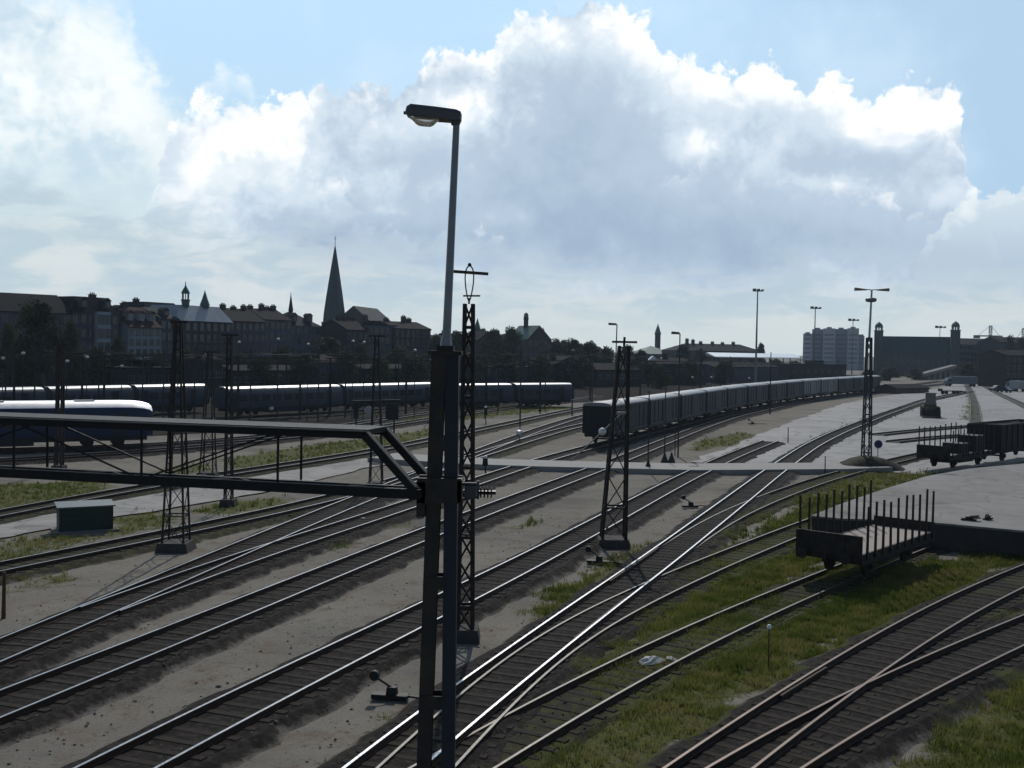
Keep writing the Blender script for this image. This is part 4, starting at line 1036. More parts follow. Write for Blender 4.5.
# point levers
def lever(label, u, v, rot):
    g = G(u, v); root = thing('point_lever', label, 'switch lever', (g.x, g.y, -0.03), rot)
    mb = MB(); mb.box((0, 0, 0.08), (0.95, 0.28, 0.12)); mb.box((0.05, 0, 0.22), (0.3, 0.2, 0.22), 0, 0.8); mb.build('base_frame', M_BLACK(), root)
    mb = MB(); mb.tube((0.05, 0, 0.3), (-0.5, 0.0, 0.62), 0.03, n=8); mb.build('lever_arm', M_BLACK(), root)
    mb = MB(); mb.tube((-0.42, -0.07, 0.60), (-0.42, 0.07, 0.60), 0.13, n=14); mb.build('counterweight', M_BLACK(), root)
    mb = MB(); mb.bar((0.3, 0, 0.12), (1.9, -0.25, 0.08), 0.05); mb.build('pull_rod', M_BLACK(), root)
lever('black point lever with a round weight on the gravel left of the foreground mast', 390, 698, R(-8))
lever('black point lever on the gravel above the bright crossing rails', 690, 507, R(10))
lever('black point lever at the foot of the splayed middle mast', 598, 563, R(-14))
lever('black point lever in the weeds in front of the covered end of the freight train', 752, 424, R(5))

# small white lamps scattered behind the trains, more poles, and wires between poles
for u, v, vt, lab in [(2, 424, 358, 'leftmost small white lamp at the picture edge'), (22, 426, 353, 'small white lamp left of the thick dark mast'), (66, 428, 361, 'small white lamp just right of the thick dark mast'),
                      (121, 420, 366, 'small white lamp below the pale fronted house'), (86, 424, 357, 'small white lamp below the glazed bay'), (238, 420, 342, 'white lamp below the dark block with a row of chimneys'),
                      (277, 421, 339, 'white lamp below the clustered chimneys'), (307, 421, 344, 'white lamp below the needle spire'), (352, 419, 341, 'left of two white lamps right of the church'),
                      (363, 419, 342, 'right of two white lamps right of the church'), (414, 418, 350, 'white lamp left of the foreground mast top'), (572, 414, 350, 'white lamp left of the freight train and the thin pole'),
                      (692, 404, 377, 'small white lamp above the middle of the freight train'), (711, 402, 377, 'second small white lamp above the middle of the freight train'), (749, 398, 378, 'small white lamp above the far half of the freight train')]:
    post('globe_lamp', lab, 'lamp', u, v, vt, 0.06, 'ball', hs=0.62, group='small white lamps behind the trains')
WP = []
for k, (u, v, vt, lab) in enumerate([(34, 432, 347, 'thin dark pole left of the thick dark mast'), (98, 430, 348, 'thin dark pole above the silver roof, left of the pale house front'), (163, 428, 350, 'thin dark pole left of the left splayed mast top'), (250, 424, 349, 'thin dark pole between two chimneyed blocks'),
                      (300, 420, 350, 'thin dark pole below the needle spire'), (345, 418, 350, 'thin dark pole right below the church'), (398, 416, 348, 'thin dark pole between the truss end and the foreground mast'), (498, 412, 350, 'thin dark pole right of the tall slim mast'),
                      (545, 409, 350, 'thin dark pole below the pointed gables'), (592, 404, 350, 'thin dark pole above the freight train front'), (640, 399, 353, 'thin dark pole right of the splayed middle mast'), (730, 392, 356, 'thin dark pole below the long terrace'), (800, 388, 357, 'thin dark pole left of the high rise foot'), (838, 386, 358, 'thin dark pole below the high rise')]):
    r = post('wire_pole', lab, 'pole', u, v, vt, 0.10)
    tp = P(u + (v - vt) * 0.016, vt + 2, G(u, v).y); WP.append(tp)
    q = MB(); b_ = tp - r.location; q.bar(b_ + Vector((-1.1, 0, -0.2)), b_ + Vector((1.1, 0, -0.2)), 0.1); q.build('cross_arm', M_STEEL(), r)
M_WIRE = mat('wire_black', (0.015, 0.015, 0.016), 0.6)
for k, (a, b_) in enumerate(zip(WP, WP[1:])):
    root = thing('overhead_wire', 'overhead wires sagging rightward from the pole %s' % ['left of the thick mast', 'above the silver roof', 'left of the left splayed mast', 'between the chimneyed blocks', 'below the needle spire', 'below the church', 'left of the foreground mast', 'right of the slim mast', 'below the pointed gables', 'above the freight front', 'right of the splayed mast', 'below the long terrace', 'left of the high rise'][k], 'wire', tuple(a))
    for dx_ in (-1, 1):
        pts = []
        for i in range(9):
            t_ = i / 8; p = a.lerp(b_, t_) - a; pts.append(p + Vector((dx_, 0, -0.15 - 1.1 * 4 * t_ * (1 - t_) * min(1, (b_ - a).length / 40))))
        mb = MB(); mb.path(pts, 0.035, 4); mb.build('wire', M_WIRE, root, fix=False)

# portal frames carrying the wires over the far tracks: two posts and a beam each
for k, (ua, ub, d0, d1, vt, lab) in enumerate([
    (14, 82, 120, 124, 352, 'dark portal frame over the far tracks at the left edge'), (46, 112, 150, 155, 356, 'dark portal frame behind the thick dark mast'),
    (104, 172, 128, 133, 355, 'dark portal frame above the nose of the silver roofed coach'), (150, 226, 158, 164, 358, 'dark portal frame over the gap between the far trains'),
    (238, 300, 132, 138, 357, 'dark portal frame in front of the left end of the middle far train'), (286, 352, 160, 166, 360, 'dark portal frame under the needle spire'),
    (330, 406, 138, 146, 358, 'dark portal frame in front of the church tower foot'), (402, 470, 168, 176, 360, 'dark portal frame behind the foreground mast'),
    (486, 540, 150, 160, 360, 'dark portal frame in front of the right far train'), (528, 590, 190, 200, 360, 'dark portal frame left of the freight train front'),
    (640, 700, 220, 232, 361, 'dark portal frame behind the first wagons of the freight train'), (720, 790, 270, 285, 362, 'dark portal frame behind the middle of the freight train')]):
    A, Bp = P(ua, 400, d0), P(ub, 400, d1); A.z = Bp.z = 0; z = P((ua + ub) / 2, vt, (d0 + d1) / 2).z
    root = thing('wire_portal', lab, 'portal frame', tuple(A), math.atan2(Bp.y - A.y, Bp.x - A.x)); W = (Bp - A).length
    for x in (0, W):
        mb = MB(); mb.bar((x, 0, -0.1), (x, 0, z), 0.26, 0.26, w1=0.18); mb.build('post', M_STEEL(), root)
    mb = MB(); mb.bar((-0.6, 0, z - 0.1), (W + 0.6, 0, z - 0.1), 0.14); mb.bar((-0.3, 0, z - 0.7), (W + 0.3, 0, z - 0.7), 0.12)
    n = max(3, int(W / 1.2))
    for i in range(n): mb.bar((W * i / n, 0, z - (0.1 if i % 2 else 0.7)), (W * (i + 1) / n, 0, z - (0.7 if i % 2 else 0.1)), 0.06)
    mb.build('lattice_beam', M_STEEL(), root, fix=False)
    for x in np.linspace(W * 0.15, W * 0.85, 4):
        mb = MB(); mb.tube((x, 0, z - 0.7), (x, 0, z - 1.7), 0.05, n=6); mb.tube((x, 0, z - 1.1), (x, 0, z - 1.35), 0.13, n=8); mb.build('insulator', M_STEEL(), root)
# ------------------------------------------------------------------ stake wagons and the loading dock
M_WAG = mat('wagon_brown_black', (0.022, 0.018, 0.016), 0.75, 0.0, 0.4, 3.0, col2=(0.032, 0.022, 0.017))
M_PLANK = mat('grey_deck_planks', (0.34, 0.29, 0.25), 0.8, 0, 0.3, 1.6, streak=(0.4, 8, 1), bump=0.2)
def wheelset(root, x, gz=0.0, r=0.46):
    for sy in (-1, 1):
        mb = MB(); mb.tube((x, sy * 0.70, r + gz), (x, sy * 0.84, r + gz), r, r, 20); mb.tube((x, sy * 0.84, r + gz), (x, sy * 0.86, r + gz), r * 0.8, r * 0.75, 20); mb.build('wheel', M_STEEL(), root)
    mb = MB(); mb.tube((x, -0.9, r + gz), (x, 0.9, r + gz), 0.08, n=8)
    for sy in (-1, 1): mb.box((x, sy * 0.98, r + gz), (0.28, 0.16, 0.3)); mb.box((x, sy * 0.98, r + 0.28 + gz), (1.1, 0.1, 0.07))
    mb.build('axle_gear', M_STEEL(), root)
def stake_wagon(label, loc, rot, Ln=8.8, W=2.72, nst=10, hst=1.95):
    """x runs from the near end (0) to the far end; z from the rail head"""
    root = thing('stake_wagon', label, 'railway wagon', loc, rot)
    zd = 1.12
    mb = MB(); mb.box((Ln / 2, 0, zd - 0.04), (Ln - 0.12, W - 0.14, 0.07)); mb.build('deck', M_PLANK, root)
    mb = MB()
    for sy in (-1, 1): mb.box((Ln / 2, sy * (W / 2 - 0.04), zd - 0.2), (Ln, 0.1, 0.42)); mb.box((Ln / 2, sy * 0.45, zd - 0.22), (Ln - 0.2, 0.12, 0.28))
    for x in (0.05, Ln - 0.05): mb.box((x, 0, zd - 0.16), (0.12, W - 0.1, 0.32))
    mb.build('underframe', M_WAG, root)
    mb = MB(); mb.box((0.0, 0, zd + 0.34), (0.09, W, 0.76))
    for y_ in np.linspace(-W / 2 + 0.1, W / 2 - 0.1, 5): mb.box((-0.06, y_, zd + 0.30), (0.06, 0.09, 0.8))
    mb.build('end_board', M_WAG, root)
    mb = MB(); mb.box((Ln, 0, zd + 0.2), (0.08, W, 0.42)); mb.build('end_board', M_WAG, root)
    for sy in (-1, 1):
        for x in np.linspace(0.42, Ln - 0.35, nst):
            h = hst * rng.uniform(0.92, 1.06); lean = rng.uniform(-0.02, 0.02)
            mb = MB(); mb.bar((x, sy * (W / 2 + 0.03), zd - 0.25), (x + lean * 2, sy * (W / 2 + 0.03 + rng.uniform(-0.02, 0.03)), zd + h), 0.085, 0.085, w1=0.07); mb.box((x, sy * (W / 2 + 0.035), zd - 0.13), (0.16, 0.13, 0.14)); mb.build('stake', M_WAG, root)
    for y_ in (-0.875, 0.875):
        for x, sg in ((0, -1), (Ln, 1)):
            mb = MB(); mb.tube((x + sg * 0.04, y_, zd - 0.14), (x + sg * 0.48, y_, zd - 0.14), 0.10, 0.09, 10); mb.tube((x + sg * 0.48, y_, zd - 0.14), (x + sg * 0.53, y_, zd - 0.14), 0.21, 0.2, 16); mb.build('buffer', M_STEEL(), root)
    mb = MB(); mb.box((Ln / 2, 0, 0.62), (2.2, 1.9, 0.5)); mb.box((Ln / 2 - 1.9, 0, 0.66), (0.9, 2.2, 0.3)); mb.build('underfloor_shade', M_WAG, root)  # dark boxes added to stand in for the shadow between the wheels
    mb = MB(); mb.box((-0.2, 0, zd - 0.16), (0.3, 0.12, 0.16)); mb.build('coupling', M_STEEL(), root)
    for x in (1.9, Ln - 1.9): wheelset(root, x, -0.02)
    return root
near_c = P(862, 556, 41.3); hd = R(40.5)        # near right corner of the deck, heading of the wagon (from +y towards +x)
dirw = Vector((math.sin(hd), math.cos(hd), 0)); nrm = Vector((-math.cos(hd), math.sin(hd), 0))
rotw = math.atan2(dirw.y, dirw.x)
W_ = 2.72
org = Vector((near_c.x, near_c.y, 0)) + nrm * (W_ / 2)
stake_wagon('empty dark stake wagon with a pale plank deck, standing in the grass', (org.x, org.y, 0.30), rotw, Ln=7.9)
# the dock
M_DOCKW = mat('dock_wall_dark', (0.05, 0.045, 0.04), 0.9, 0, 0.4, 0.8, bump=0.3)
def D(u, v): p = G(u, v, 1.19); return (p.x, p.y)
dock_poly = [D(812, 517), D(843, 504.5), D(885, 490), D(928, 477), D(970, 469.5), D(1024, 464.5), D(1150, 456), D(1230, 600), D(1110, 545), D(1024, 532), D(985, 528.5), D(943, 524.5), D(880, 521), D(845, 520)]
root = thing('loading_dock', 'raised concrete loading dock with a dark front wall, behind the empty stake wagon', 'loading dock', (0, 0, 0))
mb = MB(); cx, cy = sum(p[0] for p in dock_poly) / 14, sum(p[1] for p in dock_poly) / 14
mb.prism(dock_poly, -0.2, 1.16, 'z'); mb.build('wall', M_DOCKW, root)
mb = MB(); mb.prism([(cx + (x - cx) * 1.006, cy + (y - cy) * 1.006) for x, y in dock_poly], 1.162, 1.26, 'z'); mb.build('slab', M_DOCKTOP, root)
# loaded stake wagon and the dark open wagon behind the dock
g = G(930, 473); hd2 = R(46)
d2 = Vector((math.sin(hd2), math.cos(hd2), 0)); rot2 = math.atan2(d2.y, d2.x)
r2 = stake_wagon('dark stake wagon behind the dock, loaded with dark crates', (g.x + 0.6, g.y + 1.0, 0.25), rot2, Ln=8.5, nst=9, hst=2.1)
for (x, y_, w, h, lab) in [(3.2, -0.4, 1.5, 0.75, 'low dark crate on the loaded stake wagon'), (6.3, -0.3, 1.7, 1.25, 'tall dark crate on the loaded stake wagon')]:
    p = Vector((g.x + 0.6, g.y + 1.0, 0)) + d2 * x + Vector((-d2.y, d2.x, 0)) * y_
    rt = thing('ribbed_crate', lab, 'crate', (p.x, p.y, 1.38), rot2)
    mb = MB(); mb.box((0, 0, h / 2), (w, 1.5, h)); mb.build('body', mat('crate_dark', (0.012, 0.014, 0.018), 0.5, 0, 0.2, 3), rt)
    for q in np.linspace(-w / 2 + 0.06, w / 2 - 0.06, 4):
        for sy in (-0.77, 0.77): mb = MB(); mb.box((q, sy, h / 2), (0.08, 0.05, h - 0.02)); mb.build('rib', mat('crate_rib_dark', (0.022, 0.027, 0.036), 0.5), rt)
    mb = MB(); mb.box((0, 0, h + 0.03), (w + 0.06, 1.56, 0.06)); mb.build('lid', mat('crate_rib_dark', (0.022, 0.027, 0.036), 0.5), rt)
def open_wagon(label, loc, rot, Ln=11.0, H=3.05):
    root = thing('open_wagon', label, 'railway wagon', loc, rot); W = 2.8
    m = mat('open_wagon_black', (0.016, 0.015, 0.015), 0.75, 0, 0.4, 2)
    mb = MB()
    for sy in (-1, 1): mb.box((Ln / 2, sy * (W / 2 - 0.05), 1.1 + (H - 1.1) / 2), (Ln, 0.1, H - 1.1))
    for x in (0.05, Ln - 0.05): mb.box((x, 0, 1.1 + (H - 1.1) / 2), (0.1, W - 0.2, H - 1.1))
    mb.box((Ln / 2, 0, 1.05), (Ln - 0.2, W - 0.2, 0.1)); mb.build('body', m, root)
    for x in np.linspace(0.05, Ln - 0.05, 10):
        for sy in (-1, 1): mb = MB(); mb.box((x, sy * (W / 2 + 0.04), 1.1 + (H - 1.15) / 2), (0.12, 0.08, H - 1.15)); mb.build('rib', m, root)
    mb = MB()
    for q in range(60): mb.tube((rng.uniform(0.3, 1.2), rng.uniform(-1.1, 1.1), H - 0.75 + rng.uniform(-0.3, 0.62)), (Ln - rng.uniform(0.3, 2), rng.uniform(-1.1, 1.1), H - 0.75 + rng.uniform(-0.3, 0.62)), rng.uniform(0.06, 0.14), n=7)
    mb.build('timber_load', mat('dark_timber', (0.03, 0.025, 0.02), 0.9, 0, 0.4, 3), root)
    mb = MB(); mb.box((Ln / 2, 0, 0.85), (Ln - 0.3, 1.9, 0.3)); mb.build('underframe', m, root)
    for x in (2, Ln - 2): wheelset(root, x, -0.02)
    return root
p = Vector((g.x + 0.6, g.y + 1.0, 0.25)) + d2 * 9.6
open_wagon('black open wagon heaped with dark timber, at the right edge behind the dock', tuple(p), rot2, H=3.2)

# ------------------------------------------------------------------ long freight train along its curve
q = TR['A2']; sA = np.r_[0, np.cumsum(np.linalg.norm(np.diff(q, axis=0), axis=1))]
def on_line(q, s):
    sa = np.r_[0, np.cumsum(np.linalg.norm(np.diff(q, axis=0), axis=1))]
    return Vector((float(np.interp(s, sa, q[:, 0])), float(np.interp(s, sa, q[:, 1])), 0))
g0 = G(598, 446, 0.2); s0 = float(sA[np.argmin((q[:, 0] - g0.x) ** 2 + (q[:, 1] - g0.y) ** 2)])
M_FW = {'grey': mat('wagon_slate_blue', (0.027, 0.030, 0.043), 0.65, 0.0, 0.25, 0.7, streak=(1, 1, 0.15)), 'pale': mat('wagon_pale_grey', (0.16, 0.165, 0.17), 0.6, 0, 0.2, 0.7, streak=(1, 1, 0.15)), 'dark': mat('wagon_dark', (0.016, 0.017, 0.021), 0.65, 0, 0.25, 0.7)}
M_FROOF = mat('wagon_roof_sheet', (0.19, 0.195, 0.21), 0.45, 0.5, 0.25, 1.0)
def box_wagon(label, col, Ln=13.6, W=2.75, H=3.95):
    root = thing('box_wagon', label, 'railway wagon', (0, 0, 0), 0, 'wagons of the long freight train')
    m = M_FW[col]
    zb = 1.05
    mb = MB(); mb.box((0, 0, (zb + H - 0.3) / 2), (Ln, W, H - 0.3 - zb)); mb.build('body', m, root)
    mb = MB()
    prof = [(-W / 2 - 0.03, H - 0.32), (-W / 2 - 0.02, H - 0.18), (-W / 2 + 0.35, H - 0.04), (-0.5, H + 0.03), (0.5, H + 0.03), (W / 2 - 0.35, H - 0.04), (W / 2 + 0.02, H - 0.18), (W / 2 + 0.03, H - 0.32)]
    mb.prism(prof, -Ln / 2 - 0.04, Ln / 2 + 0.04, 'x'); mb.build('roof', M_FROOF, root)
    for sy in (-1, 1):
        mb = MB(); mb.box((0, sy * (W / 2 + 0.035), zb + 0.08), (Ln, 0.07, 0.14))
        for x in np.linspace(-Ln / 2 + 0.06, Ln / 2 - 0.06, 9): mb.box((x, sy * (W / 2 + 0.03), (zb + H - 0.35) / 2), (0.11, 0.06, H - 0.4 - zb))
        mb.build('side_ribs', mat('wagon_rib_dark', (0.045, 0.05, 0.07), 0.6), root)
    for sy in (-1, 1):
        mb = MB(); mb.box((0, sy * (W / 2 + 0.05), (zb + H - 0.4) / 2), (2.9, 0.06, H - 0.55 - zb)); mb.build('sliding_door', m, root)
    mb = MB(); mb.box((0, 0, 0.88), (Ln - 0.1, 2.2, 0.3)); mb.box((0, 0, 0.55), (3.0, 1.6, 0.4)); mb.build('underframe', M_BLACK(), root)
    for x in (-Ln / 2 + 2.2, Ln / 2 - 2.2): wheelset(root, x, -0.02)
    for y_ in (-0.875, 0.875):
        for sg in (-1, 1):
            mb = MB(); mb.tube((sg * Ln / 2, y_, 0.95), (sg * (Ln / 2 + 0.42), y_, 0.95), 0.1, n=8); mb.tube((sg * (Ln / 2 + 0.40), y_, 0.95), (sg * (Ln / 2 + 0.46), y_, 0.95), 0.21, n=12); mb.build('buffer', M_BLACK(), root)
    return root
ORD = ['first', 'second', 'third', 'fourth', 'fifth', 'sixth', 'seventh', 'eighth', 'ninth', 'tenth', 'eleventh', 'twelfth', 'thirteenth']
cols = ['dark'] + ['grey'] * 7 + ['pale', 'pale', 'dark', 'dark', 'dark']  # first wagon's dark colour paints in the shade on its unlit end
protos = {}
for i in range(13):
    s = s0 + 7.0 + i * 14.6
    if s + 7 > sA[-1]: break
    a, b_ = on_line(q, s - 5), on_line(q, s + 5); c = (a + b_) / 2; rot = math.atan2(b_.y - a.y, b_.x - a.x)
    nm = {'grey': 'slate grey', 'pale': 'pale grey', 'dark': 'dark'}[cols[i]]
    lab = f'{nm} box wagon, {ORD[i]} from the near end of the long freight train'
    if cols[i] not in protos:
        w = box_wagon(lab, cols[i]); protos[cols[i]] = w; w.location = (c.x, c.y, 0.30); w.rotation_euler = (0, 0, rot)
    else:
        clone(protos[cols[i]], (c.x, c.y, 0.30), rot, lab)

# ------------------------------------------------------------------ passenger coaches
M_CROOF = mat('coach_silver_roof', (0.9, 0.9, 0.89), 0.50, 1.0, 0.12, 0.6)
M_CROOF2 = mat('coach_dull_roof', (0.42, 0.43, 0.44), 0.5, 0.8, 0.2, 0.5)
M_CBLUE = mat('coach_blue', (0.008, 0.022, 0.060), 0.4, 0.0, 0.12, 0.8)
M_CDARK = mat('coach_dark_skirt', (0.02, 0.022, 0.03), 0.5, 0, 0.2, 1.0)
M_CGREY = mat('coach_grey_blue', (0.042, 0.052, 0.072), 0.45, 0.1, 0.15, 0.8)
def coach(label, group, Ln=25.0, rj=(4, 8), nose=True, side=M_CBLUE, roof=M_CROOF, H=4.05, W=2.95):
    """x = 0 at the front (nose), body towards -x"""
    root = thing('passenger_coach', label, 'train', (0, 0, 0), 0, group)
    hw = W / 2
    low = [(-hw, 0.95), (-hw - 0.03, 1.6), (-hw, 2.75)]
    def ring(k, dx, lowz=0.0):
        full = [(-hw, 0.95), (-hw - 0.03, 1.6), (-hw + 0.02, 2.7), (-hw + 0.06, 3.0), (-hw + 0.22, 3.45), (-hw + 0.55, 3.78), (-0.45, 4.02), (0.45, 4.02), (hw - 0.55, 3.78), (hw - 0.22, 3.45), (hw - 0.06, 3.0), (hw - 0.02, 2.7), (hw + 0.03, 1.6), (hw, 0.95)]
        return [(dx, y * (0.55 + 0.45 * k), 0.95 + (z - 0.95) * (0.72 + 0.28 * k) * H / 4.05) for y, z in full]
    st = [(1.0, -Ln)] + ([(1.0, -2.6), (0.97, -1.6), (0.86, -0.8), (0.66, -0.25), (0.4, 0.0)] if nose else [(1.0, -0.35), (0.97, 0.0)])
    rings = [ring(k, x) for k, x in st]; n = 14
    mb = MB(); vs = [p for r in rings for p in r]; mb.v = [tuple(p) for p in vs]
    rb = MB(); rb.v = [tuple(p) for p in vs]
    for i in range(len(rings) - 1):
        for j in range(n - 1):
            f = (i * n + j, i * n + j + 1, (i + 1) * n + j + 1, (i + 1) * n + j)
            if rj[0] <= j <= rj[1]: rb.f.append(f); rb.mi.append(0)
            else: mb.f.append(f); mb.mi.append(0)
        mb.f.append((i * n + n - 1, i * n, (i + 1) * n, (i + 1) * n + n - 1)); mb.mi.append(0)
    mb.f.append(tuple(range(n))); mb.f.append(tuple(range((len(rings) - 1) * n, len(rings) * n))); mb.mi += [0, 0]
    mb.build('body', side, root, smooth=True); rb.build('roof', roof, root, smooth=True)
    for sy in (-1, 1):
        for x in np.arange(-Ln + 2.2, -3.2, 1.9):
            w = MB(); w.box((x, sy * (hw + 0.012), 2.2), (1.35, 0.03, 0.82)); w.build('window', glass_mat('coach_glass'), root)
        for x in (-Ln + 0.85, -2.6):
            w = MB(); w.box((x, sy * (hw + 0.016), 1.95), (0.85, 0.03, 1.95)); w.build('door', M_CDARK, root)
    mb = MB(); mb.box((-Ln / 2, 0, 0.75), (Ln - 1.0, 2.4, 0.42)); mb.box((-Ln / 2, 0, 0.5), (6, 2.2, 0.5)); mb.build('skirt', M_CDARK, root)
    for x in (-Ln + 3.6, -4.0):
        for dx in (-1.25, 1.25): wheelset(root, x + dx, -0.02)
    mb = MB()
    for x in (-Ln + 4, -Ln / 2, -5.5): mb.box((x, 0, 4.02 * H / 4.05), (1.6, 1.0, 0.14))
    mb.build('roof_vent', M_GALV(), root)
    return root
def place(o, front, back, z=0.3):
    f, b_ = Vector(front), Vector(back); o.location = (f.x, f.y, z); o.rotation_euler = (0, 0, math.atan2(f.y - b_.y, f.x - b_.x))
qf = TR['F2']; sf = np.r_[0, np.cumsum(np.linalg.norm(np.diff(qf, axis=0), axis=1))]
g0 = G(152, 447, 0.2); sn = float(sf[np.argmin((qf[:, 0] - g0.x) ** 2 + (qf[:, 1] - g0.y) ** 2)])
c1 = coach('blue coach with a gleaming silver roof and rounded nose, at the left edge', 'silver roofed train', H=3.92)
place(c1, tuple(on_line(qf, sn + 1.1)), tuple(on_line(qf, sn - 23)), 0.2)
# far parked trains
far_tr = thing
def dpt(u, v, y): p = P(u, v, y); return Vector((p.x, p.y, 0))
def roof_pt(u, vr, h=3.85):
    """ground point under a roof seen at (u, vr)"""
    p = G(u, vr, h); return Vector((p.x, p.y, 0))
first = None
for (ua, va, ub, vb, labs) in [
    (-60, 388.5, 204, 383.3, ['grey blue coach of the far left train, at the left edge', 'grey blue coach of the far left train, above the silver roofed coach', 'grey blue front coach of the far left train, ending at the gap']),
    (218, 386.8, 432, 382.0, ['grey blue coach of the middle far train, left end by the gap', 'grey blue coach of the middle far train, just left of the foreground mast']),
    (444, 383.5, 570, 382.6, ['grey blue coach of the right far train, behind the foreground mast', 'grey blue end coach of the right far train, left of the freight train'])]:
    A, Bp = roof_pt(ua, va), roof_pt(ub, vb); Lt = (Bp - A).length; n = len(labs); ln = Lt / n
    print('far train', Lt, ln)
    for i, lab in enumerate(labs):
        f = A.lerp(Bp, (i + 1) / n) - (Bp - A).normalized() * 0.3; bk = A.lerp(Bp, i / n)
        o = coach(lab, 'coaches parked far behind the yard', Ln=max(8, ln - 0.8), nose=False, side=M_CGREY, roof=M_CROOF2, rj=(5, 7), H=3.5)
        place(o, f, bk, 0.22)
# ------------------------------------------------------------------ town behind the yard
def zat(u, v, y): return P(u, v, y).z
WIN = {}
M_FRAME = mat('window_frame_pale', (0.075, 0.08, 0.09), 0.5)
M_PANE = glass_mat('window_pane', (0.025, 0.032, 0.04), 0.1)
def window_mesh(w, h):
    k = (round(w, 2), round(h, 2))
    if k not in WIN:
        mb = MB(); mb.cur = 1; mb.box((0, -0.02, 0), (w * 0.92, 0.06, h * 0.94)); mb.cur = 0
        for x in (-w / 2, 0, w / 2): mb.box((x, -0.045, 0), (0.09, 0.09, h + 0.06))
        for z in (-h / 2, h * 0.18, h / 2): mb.box((0, -0.05, z), (w + 0.07, 0.07, 0.085))
        mb.box((0, -0.10, -h / 2 - 0.08), (w + 0.3, 0.2, 0.09))
        o = mb.build('window', [M_FRAME, M_PANE]); WIN[k] = o; o['_used'] = 0
    return WIN[k]
def add_window(root, x, y, z, w, h, rot=0.0):
    o = window_mesh(w, h)
    if o['_used']: o = o.copy(); COL.objects.link(o)
    else: o['_used'] = 1
    o.parent = root; o.location = (x, y, z); o.rotation_euler = (0, 0, rot)
def wallmat(name, c): return mat(name, c, 0.85, 0, 0.2, 0.4, bump=0.1, streak=(1, 1, 0.35))
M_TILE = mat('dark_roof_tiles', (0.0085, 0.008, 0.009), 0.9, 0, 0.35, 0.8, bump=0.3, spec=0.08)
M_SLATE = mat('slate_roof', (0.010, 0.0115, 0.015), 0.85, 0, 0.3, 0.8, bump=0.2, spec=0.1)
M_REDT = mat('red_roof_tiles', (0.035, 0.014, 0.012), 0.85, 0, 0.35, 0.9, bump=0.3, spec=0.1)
M_SHEET = mat('pale_sheet_roof', (0.28, 0.29, 0.31), 0.45, 0.5, 0.25, 0.5)
M_COPPER = mat('verdigris_copper', (0.06, 0.12, 0.105), 0.6, 0.2, 0.3, 0.8)
M_CHIM = mat('chimney_brick', (0.06, 0.04, 0.035), 0.85, 0, 0.3, 2)
